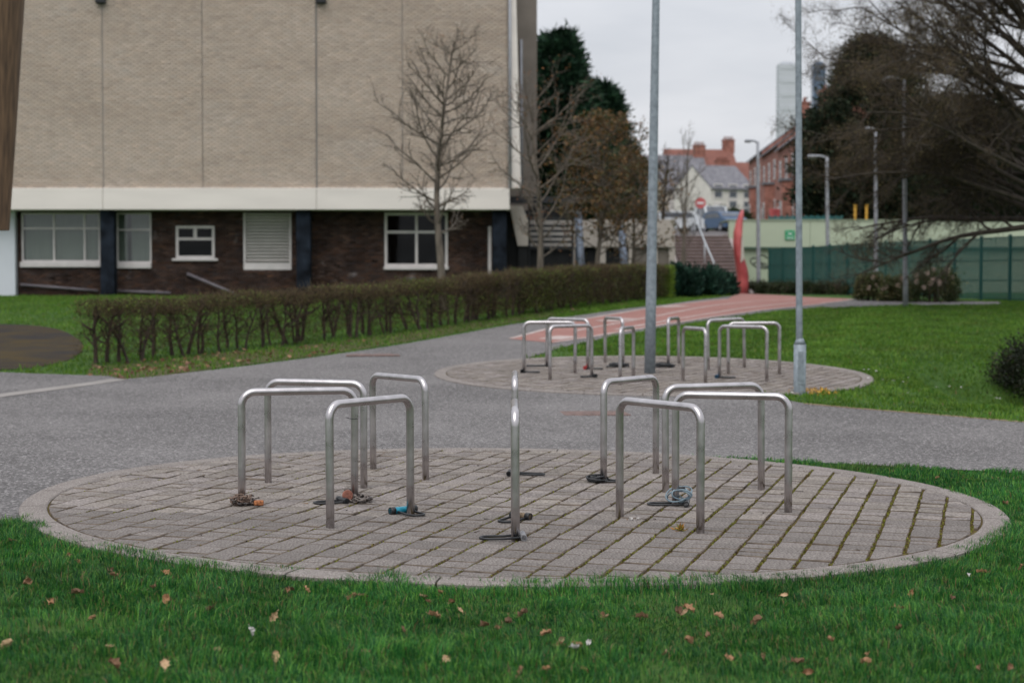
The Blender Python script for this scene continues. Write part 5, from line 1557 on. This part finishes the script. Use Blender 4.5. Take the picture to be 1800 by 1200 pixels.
o.location = (xb, yb, T(xb, yb) + .028 + .56); tag(o, 'thin black cable tie round a leg of the leftmost stand', 'cable tie')

# locks lying in the far circle
def far_lock(deg, r, ang, label, bar, shk='black_rubber', L=.26):
    x, y = stand_xy(C2, deg, r); d_lock(x, y, ang, label, L=L, bar=bar, group='bike locks on the far circle', bar_r=.026, rod=.011, endcap=bar)
far_lock(180, ROUT, math.pi, 'dark lock at the foot of the far circle leftmost stand', 'black_rubber')
far_lock(144, ROUT, .1, 'dark lock at the rear left of the far circle', 'black_rubber', L=.34)
far_lock(144, RI, 2.9, 'red and white lock by the inner left of the far circle', 'lock_red')
far_lock(216, RI, .4, 'small dark lock by the front left stand of the far circle', 'black_rubber', L=.2)
far_lock(108, RI, .3, 'black lock with white bar at the rear of the far circle', 'lock_white', L=.3)
far_lock(72, RI, .2, 'dark blue lock heaped at the rear right of the far circle', 'lock_dark_blue', L=.3)
far_lock(324, RI, 2.8, 'blue lock at the foot of the far circle front right stand', 'lock_dark_blue', L=.26)
for deg, sd, lb in ((108, 31, 'black cable heap left of the tall lamp post in the far circle'), (72, 32, 'black cable heap right of the tall lamp post in the far circle')):
    x, y = stand_xy(C2, deg, RI); t = coil(x - .05, y, 0, .12, 3.5, .016, lb, 'black_rubber', False, seed=sd, flat=.8); t['group'] = 'bike locks on the far circle'

# fallen leaves on the foreground lawn, at their places in the photograph
def leaf_mesh(seed, curl=1.0):
    rg = random.Random(seed); vs = []; nu, nv = 7, 5
    for i in range(nu):
        u = i / (nu - 1); wd = .5 * math.sin(math.pi * (u * .92 + .04)) ** .8 * (1 + .25 * math.sin(u * 19 + seed))
        for j in range(nv):
            v = j / (nv - 1) * 2 - 1
            vs.append(((u - .5), v * wd * .62, curl * (.22 * (v * v) * rg.uniform(.5, 1.3) + .25 * (u - .5) ** 2 * math.sin(seed) + rg.uniform(-.05, .05))))
    fs = [(i * nv + j, i * nv + j + 1, (i + 1) * nv + j + 1, (i + 1) * nv + j) for i in range(nu - 1) for j in range(nv - 1)]
    mb = MB().add(vs, fs); mb.tube([(-.5, 0, 0), (-.75, .05, .06)], .02, 4)
    return mb.mesh('fallen_leaf')
leafm = {}
for mk in ('leafbrown', 'leafpale'):
    L_ = []
    for k in range(6):
        me = leaf_mesh(k + (10 if mk == 'leafpale' else 0), 1.3 if mk == 'leafbrown' else .7); me.materials.append(M[mk]); L_.append(me)
    leafm[mk] = L_
LP = []
for (ox, oy, sc_, pts_) in ((0, 880, 3, [(65, 245), (410, 355), (590, 405), (600, 425), (880, 415), (140, 460), (410, 520), (810, 490), (280, 570), (880, 558), (1440, 645, 1), (1530, 500), (1515, 510), (1615, 500), (35, 795, 1), (580, 810, 1), (870, 905, 1), (1145, 830), (1455, 860, 1), (490, 655), (360, 320), (1110, 610), (1165, 495), (600, 900)]),
                            (600, 880, 3, [(120, 535, 1), (60, 545), (435, 540, 1), (585, 568), (625, 610), (325, 715), (755, 695), (885, 675), (825, 712), (960, 630), (1080, 735), (1145, 805), (1155, 770), (1240, 800), (1260, 812), (1385, 640), (1400, 645), (1585, 645), (1780, 620), (550, 875, 1), (950, 945), (1080, 930), (1710, 840), (490, 640), (1280, 930), (455, 565), (520, 515), (130, 850)]),
                            (1200, 780, 2.857, [(30, 860), (10, 880), (150, 785), (1150, 785), (1085, 860), (375, 925), (180, 895), (130, 995), (30, 1025), (745, 1020), (575, 1135), (630, 1185), (1490, 1160), (1640, 1160), (920, 1135), (1090, 960), (1700, 650), (1350, 805), (1500, 670), (1620, 320), (510, 790), (230, 1120), (410, 1105), (1280, 190), (930, 1090)])):
    for q in pts_: LP.append((ox + q[0] / sc_, oy + q[1] / sc_, len(q) > 2))
for i, (px, py, pale) in enumerate(LP):
    p = gnd(px, py); mk = 'leafpale' if pale or R.random() < .12 else 'leafbrown'
    o = bpy.data.objects.new('fallen_leaf', leafm[mk][i % 6]); link(o)
    s_ = R.uniform(.034, .062) * (1.2 if pale else 1)
    o.location = (p.x, p.y, p.z + .03); o.scale = (s_,) * 3
    o.rotation_euler = (R.gauss(0, .5), R.gauss(0, .4), R.uniform(0, 6.28))
    tag(o, 'pale tan dry leaf lying on the foreground grass' if mk == 'leafpale' else 'brown curled dry leaf lying on the foreground grass', 'leaf', 'pale leaves on the foreground lawn' if mk == 'leafpale' else 'brown leaves on the foreground lawn')
# loose leaves along the hedge verge
n_ = 900
vx_ = np.array(VERGE); s = NR.integers(0, len(vx_), n_ * 3); a_ = NR.random(n_ * 3)
hx2 = NR.uniform(vx_[:, 0].min(), vx_[:, 0].max(), n_ * 30); hy2 = NR.uniform(vx_[:, 1].min(), vx_[:, 1].max(), n_ * 30)
k = inpoly(hx2, hy2, VERGE) & (NR.random(len(hx2)) < np.clip(.75 - (hy2 - 24) / 10, .04, 1) * .5); hx2, hy2 = hx2[k], hy2[k]; n_ = len(hx2)
dd = rand_dirs(n_); dd[:, 2] *= .2
o = obj('verge_leaves', leaves_mesh('verge_leaves', np.stack([hx2, hy2, terr(hx2, hy2) + .03], 1), .085, palette(n_, [(.22, .11, .06), (.3, .17, .1), (.15, .08, .05)]), .7, dirs=dd / np.linalg.norm(dd, axis=1)[:, None]), M['leaf'])
tag(o, 'drift of dry leaves along the foot of the hedge', 'leaves', kind='stuff')
# white petals on the ridge, yellow petals by the lamp post, white scraps
pet = leaf_mesh(3, .4); pet.materials.append(M['petal'])
for (X_, Y_) in ((555, 540), (587, 540), (640, 550), (585, 600), (685, 612), (722, 617), (755, 618), (768, 620), (775, 565), (868, 597), (830, 628), (865, 705), (1065, 662), (1155, 657), (1237, 663), (1375, 700), (1445, 722), (1475, 738), (1490, 740), (1512, 742), (1375, 757), (895, 775), (388, 775), (48, 705)):
    p = gnd(1380 + X_ / 4, 520 + Y_ / 4)
    o = bpy.data.objects.new('white_petal', pet); link(o); o.location = (p.x, p.y, p.z + .05); o.scale = (.036,) * 3; o.rotation_euler = (R.uniform(-.6, .6), R.uniform(-.6, .6), R.uniform(0, 6))
    tag(o, 'white petal lying on the grass ridge right of the far circle', 'petal', 'white petals on the grass ridge')
n_ = 150
pc = gnd(1437, 692); P = np.stack([pc.x + NR.normal(0, .13, n_), pc.y + NR.normal(0, .2, n_), np.zeros(n_)], 1); P[:, 2] = terr(P[:, 0], P[:, 1]) + .045
o = obj('yellow_petals', leaves_mesh('yellow_petals', P, .04, palette(n_, [(.6, .33, .03), (.5, .3, .06), (.4, .22, .05)]), .8), M['leaf'])
tag(o, 'scatter of yellow petals beside the sleeved lamp post', 'petals', kind='stuff')
for i, (px, py, m, s_, lb) in enumerate(((1010, 1160, 'petal', .045, 'white crumpled scrap on the grass near the bottom'), (1034, 1152, 'petal', .035, 'smaller white scrap beside the crumpled one on the grass'), (441, 1130, 'petal', .04, 'white feather standing in the grass at lower left'),
                                      (1703, 1027, 'petal', .03, 'tiny white scrap on the grass at right'), (1108, 922, 'petal', .035, 'white flake on the pavers beside a front stand leg'), (1122, 922, 'petal', .028, 'second white flake on the pavers beside a front stand leg'))):
    me = leaf_mesh(40 + i, 1.6); me.materials.append(M[m]); o = bpy.data.objects.new('paper_scrap', me); link(o); p = gnd(px, py)
    o.location = (p.x, p.y, p.z + (.05 if i < 4 else .036)); o.scale = (s_,) * 3; o.rotation_euler = (R.uniform(-.4, .4), .3 if i != 2 else 1.2, R.uniform(0, 6)); tag(o, lb, 'scrap')
# dark bits and twigs on the pavers
n_ = 90
a = NR.uniform(0, 6.28, n_); rr_ = 3.0 * np.sqrt(NR.random(n_)); X_ = C1[0] + rr_ * np.cos(a); Y_ = C1[1] + rr_ * np.sin(a)
dd = rand_dirs(n_); dd[:, 2] = np.abs(dd[:, 2]) * .15
o = obj('paver_debris', twigs_mesh('paver_debris', np.stack([X_, Y_, terr(X_, Y_) + .034], 1), dd, NR.uniform(.02, .07, n_), NR.uniform(.002, .005, n_), palette(n_, [(.02, .012, .01), (.05, .03, .02), (.2, .12, .06)])), M['twig'])
tag(o, 'scattered dark twigs and crumbs on the near pavers', 'debris', kind='stuff')
n_ = 240
a = NR.uniform(0, 6.28, n_); rr_ = 3.0 * np.sqrt(NR.random(n_)); X_ = C1[0] + rr_ * np.cos(a); Y_ = C1[1] + rr_ * np.sin(a)
# moss and weeds in the joints, most at the right and front
rows_ang = math.radians(74); ca, sa = math.cos(rows_ang), math.sin(rows_ang)
n_ = 52000
u = NR.uniform(-3.1, 3.1, n_); row = NR.integers(-18, 19, n_) * .18; v = row + NR.normal(0, .0055, n_)
X_ = u * ca - v * sa; Y_ = u * sa + v * ca
pm = vnoise(X_ * 2.2, Y_ * 2.2, 8) + .35 * X_ / 3 - .35 * Y_ / 3 + NR.normal(0, .25, n_)
k = (np.hypot(X_, Y_) < 3.1) & (pm > -.02); X_, Y_ = X_[k] + C1[0], Y_[k] + C1[1]; n_ = len(X_)
d = rand_dirs(n_, 1.0)
o = obj('joint_moss', leaves_mesh('joint_moss', np.stack([X_, Y_, terr(X_, Y_) + .019], 1), .014, palette(n_, [(.15, .16, .018), (.2, .2, .025), (.13, .09, .025), (.1, .065, .025)]), .7, dirs=d), M['leaf'])
tag(o, 'yellow-green moss in the joints between the near pavers', 'moss', kind='stuff')
p = gnd(1196, 940)
n_ = 60; dd = rand_dirs(n_, .9)
o = obj('joint_weed', leaves_mesh('joint_weed', np.tile(np.array(p), (n_, 1)) + NR.normal(0, .012, (n_, 3)) * np.array([1, 1, 0]) + np.array([0, 0, .03]), .045, palette(n_, [(.4, .25, .06), (.2, .2, .04), (.35, .16, .03)]), .2, dirs=dd), M['leaf'])
tag(o, 'yellowed weed tuft in a joint by the front right stand', 'weed')
# rusty iron covers set in the tarmac
for (px, py, w_, lb) in ((1045, 728, .75, 'rusty iron cover in the tarmac between the circles'), (655, 625, .9, 'rusty iron cover in the tarmac near the hedge')):
    p = gnd(px, py); t = empty('access_cover', (p.x, p.y, p.z + .012), .1); tag(t, lb, 'cover', 'iron covers in the tarmac')
    MB().box((0, 0, .0), (w_, w_ * .75, .012), bev=.004).build('frame', M['cover'], t)
    MB().box((-w_ * .2, 0, .004), (w_ * .36, w_ * .62, .012), bev=.004).build('lid', M['cover'], t)
    MB().box((w_ * .2, 0, .004), (w_ * .36, w_ * .62, .012), bev=.004).build('lid', M['cover'], t)
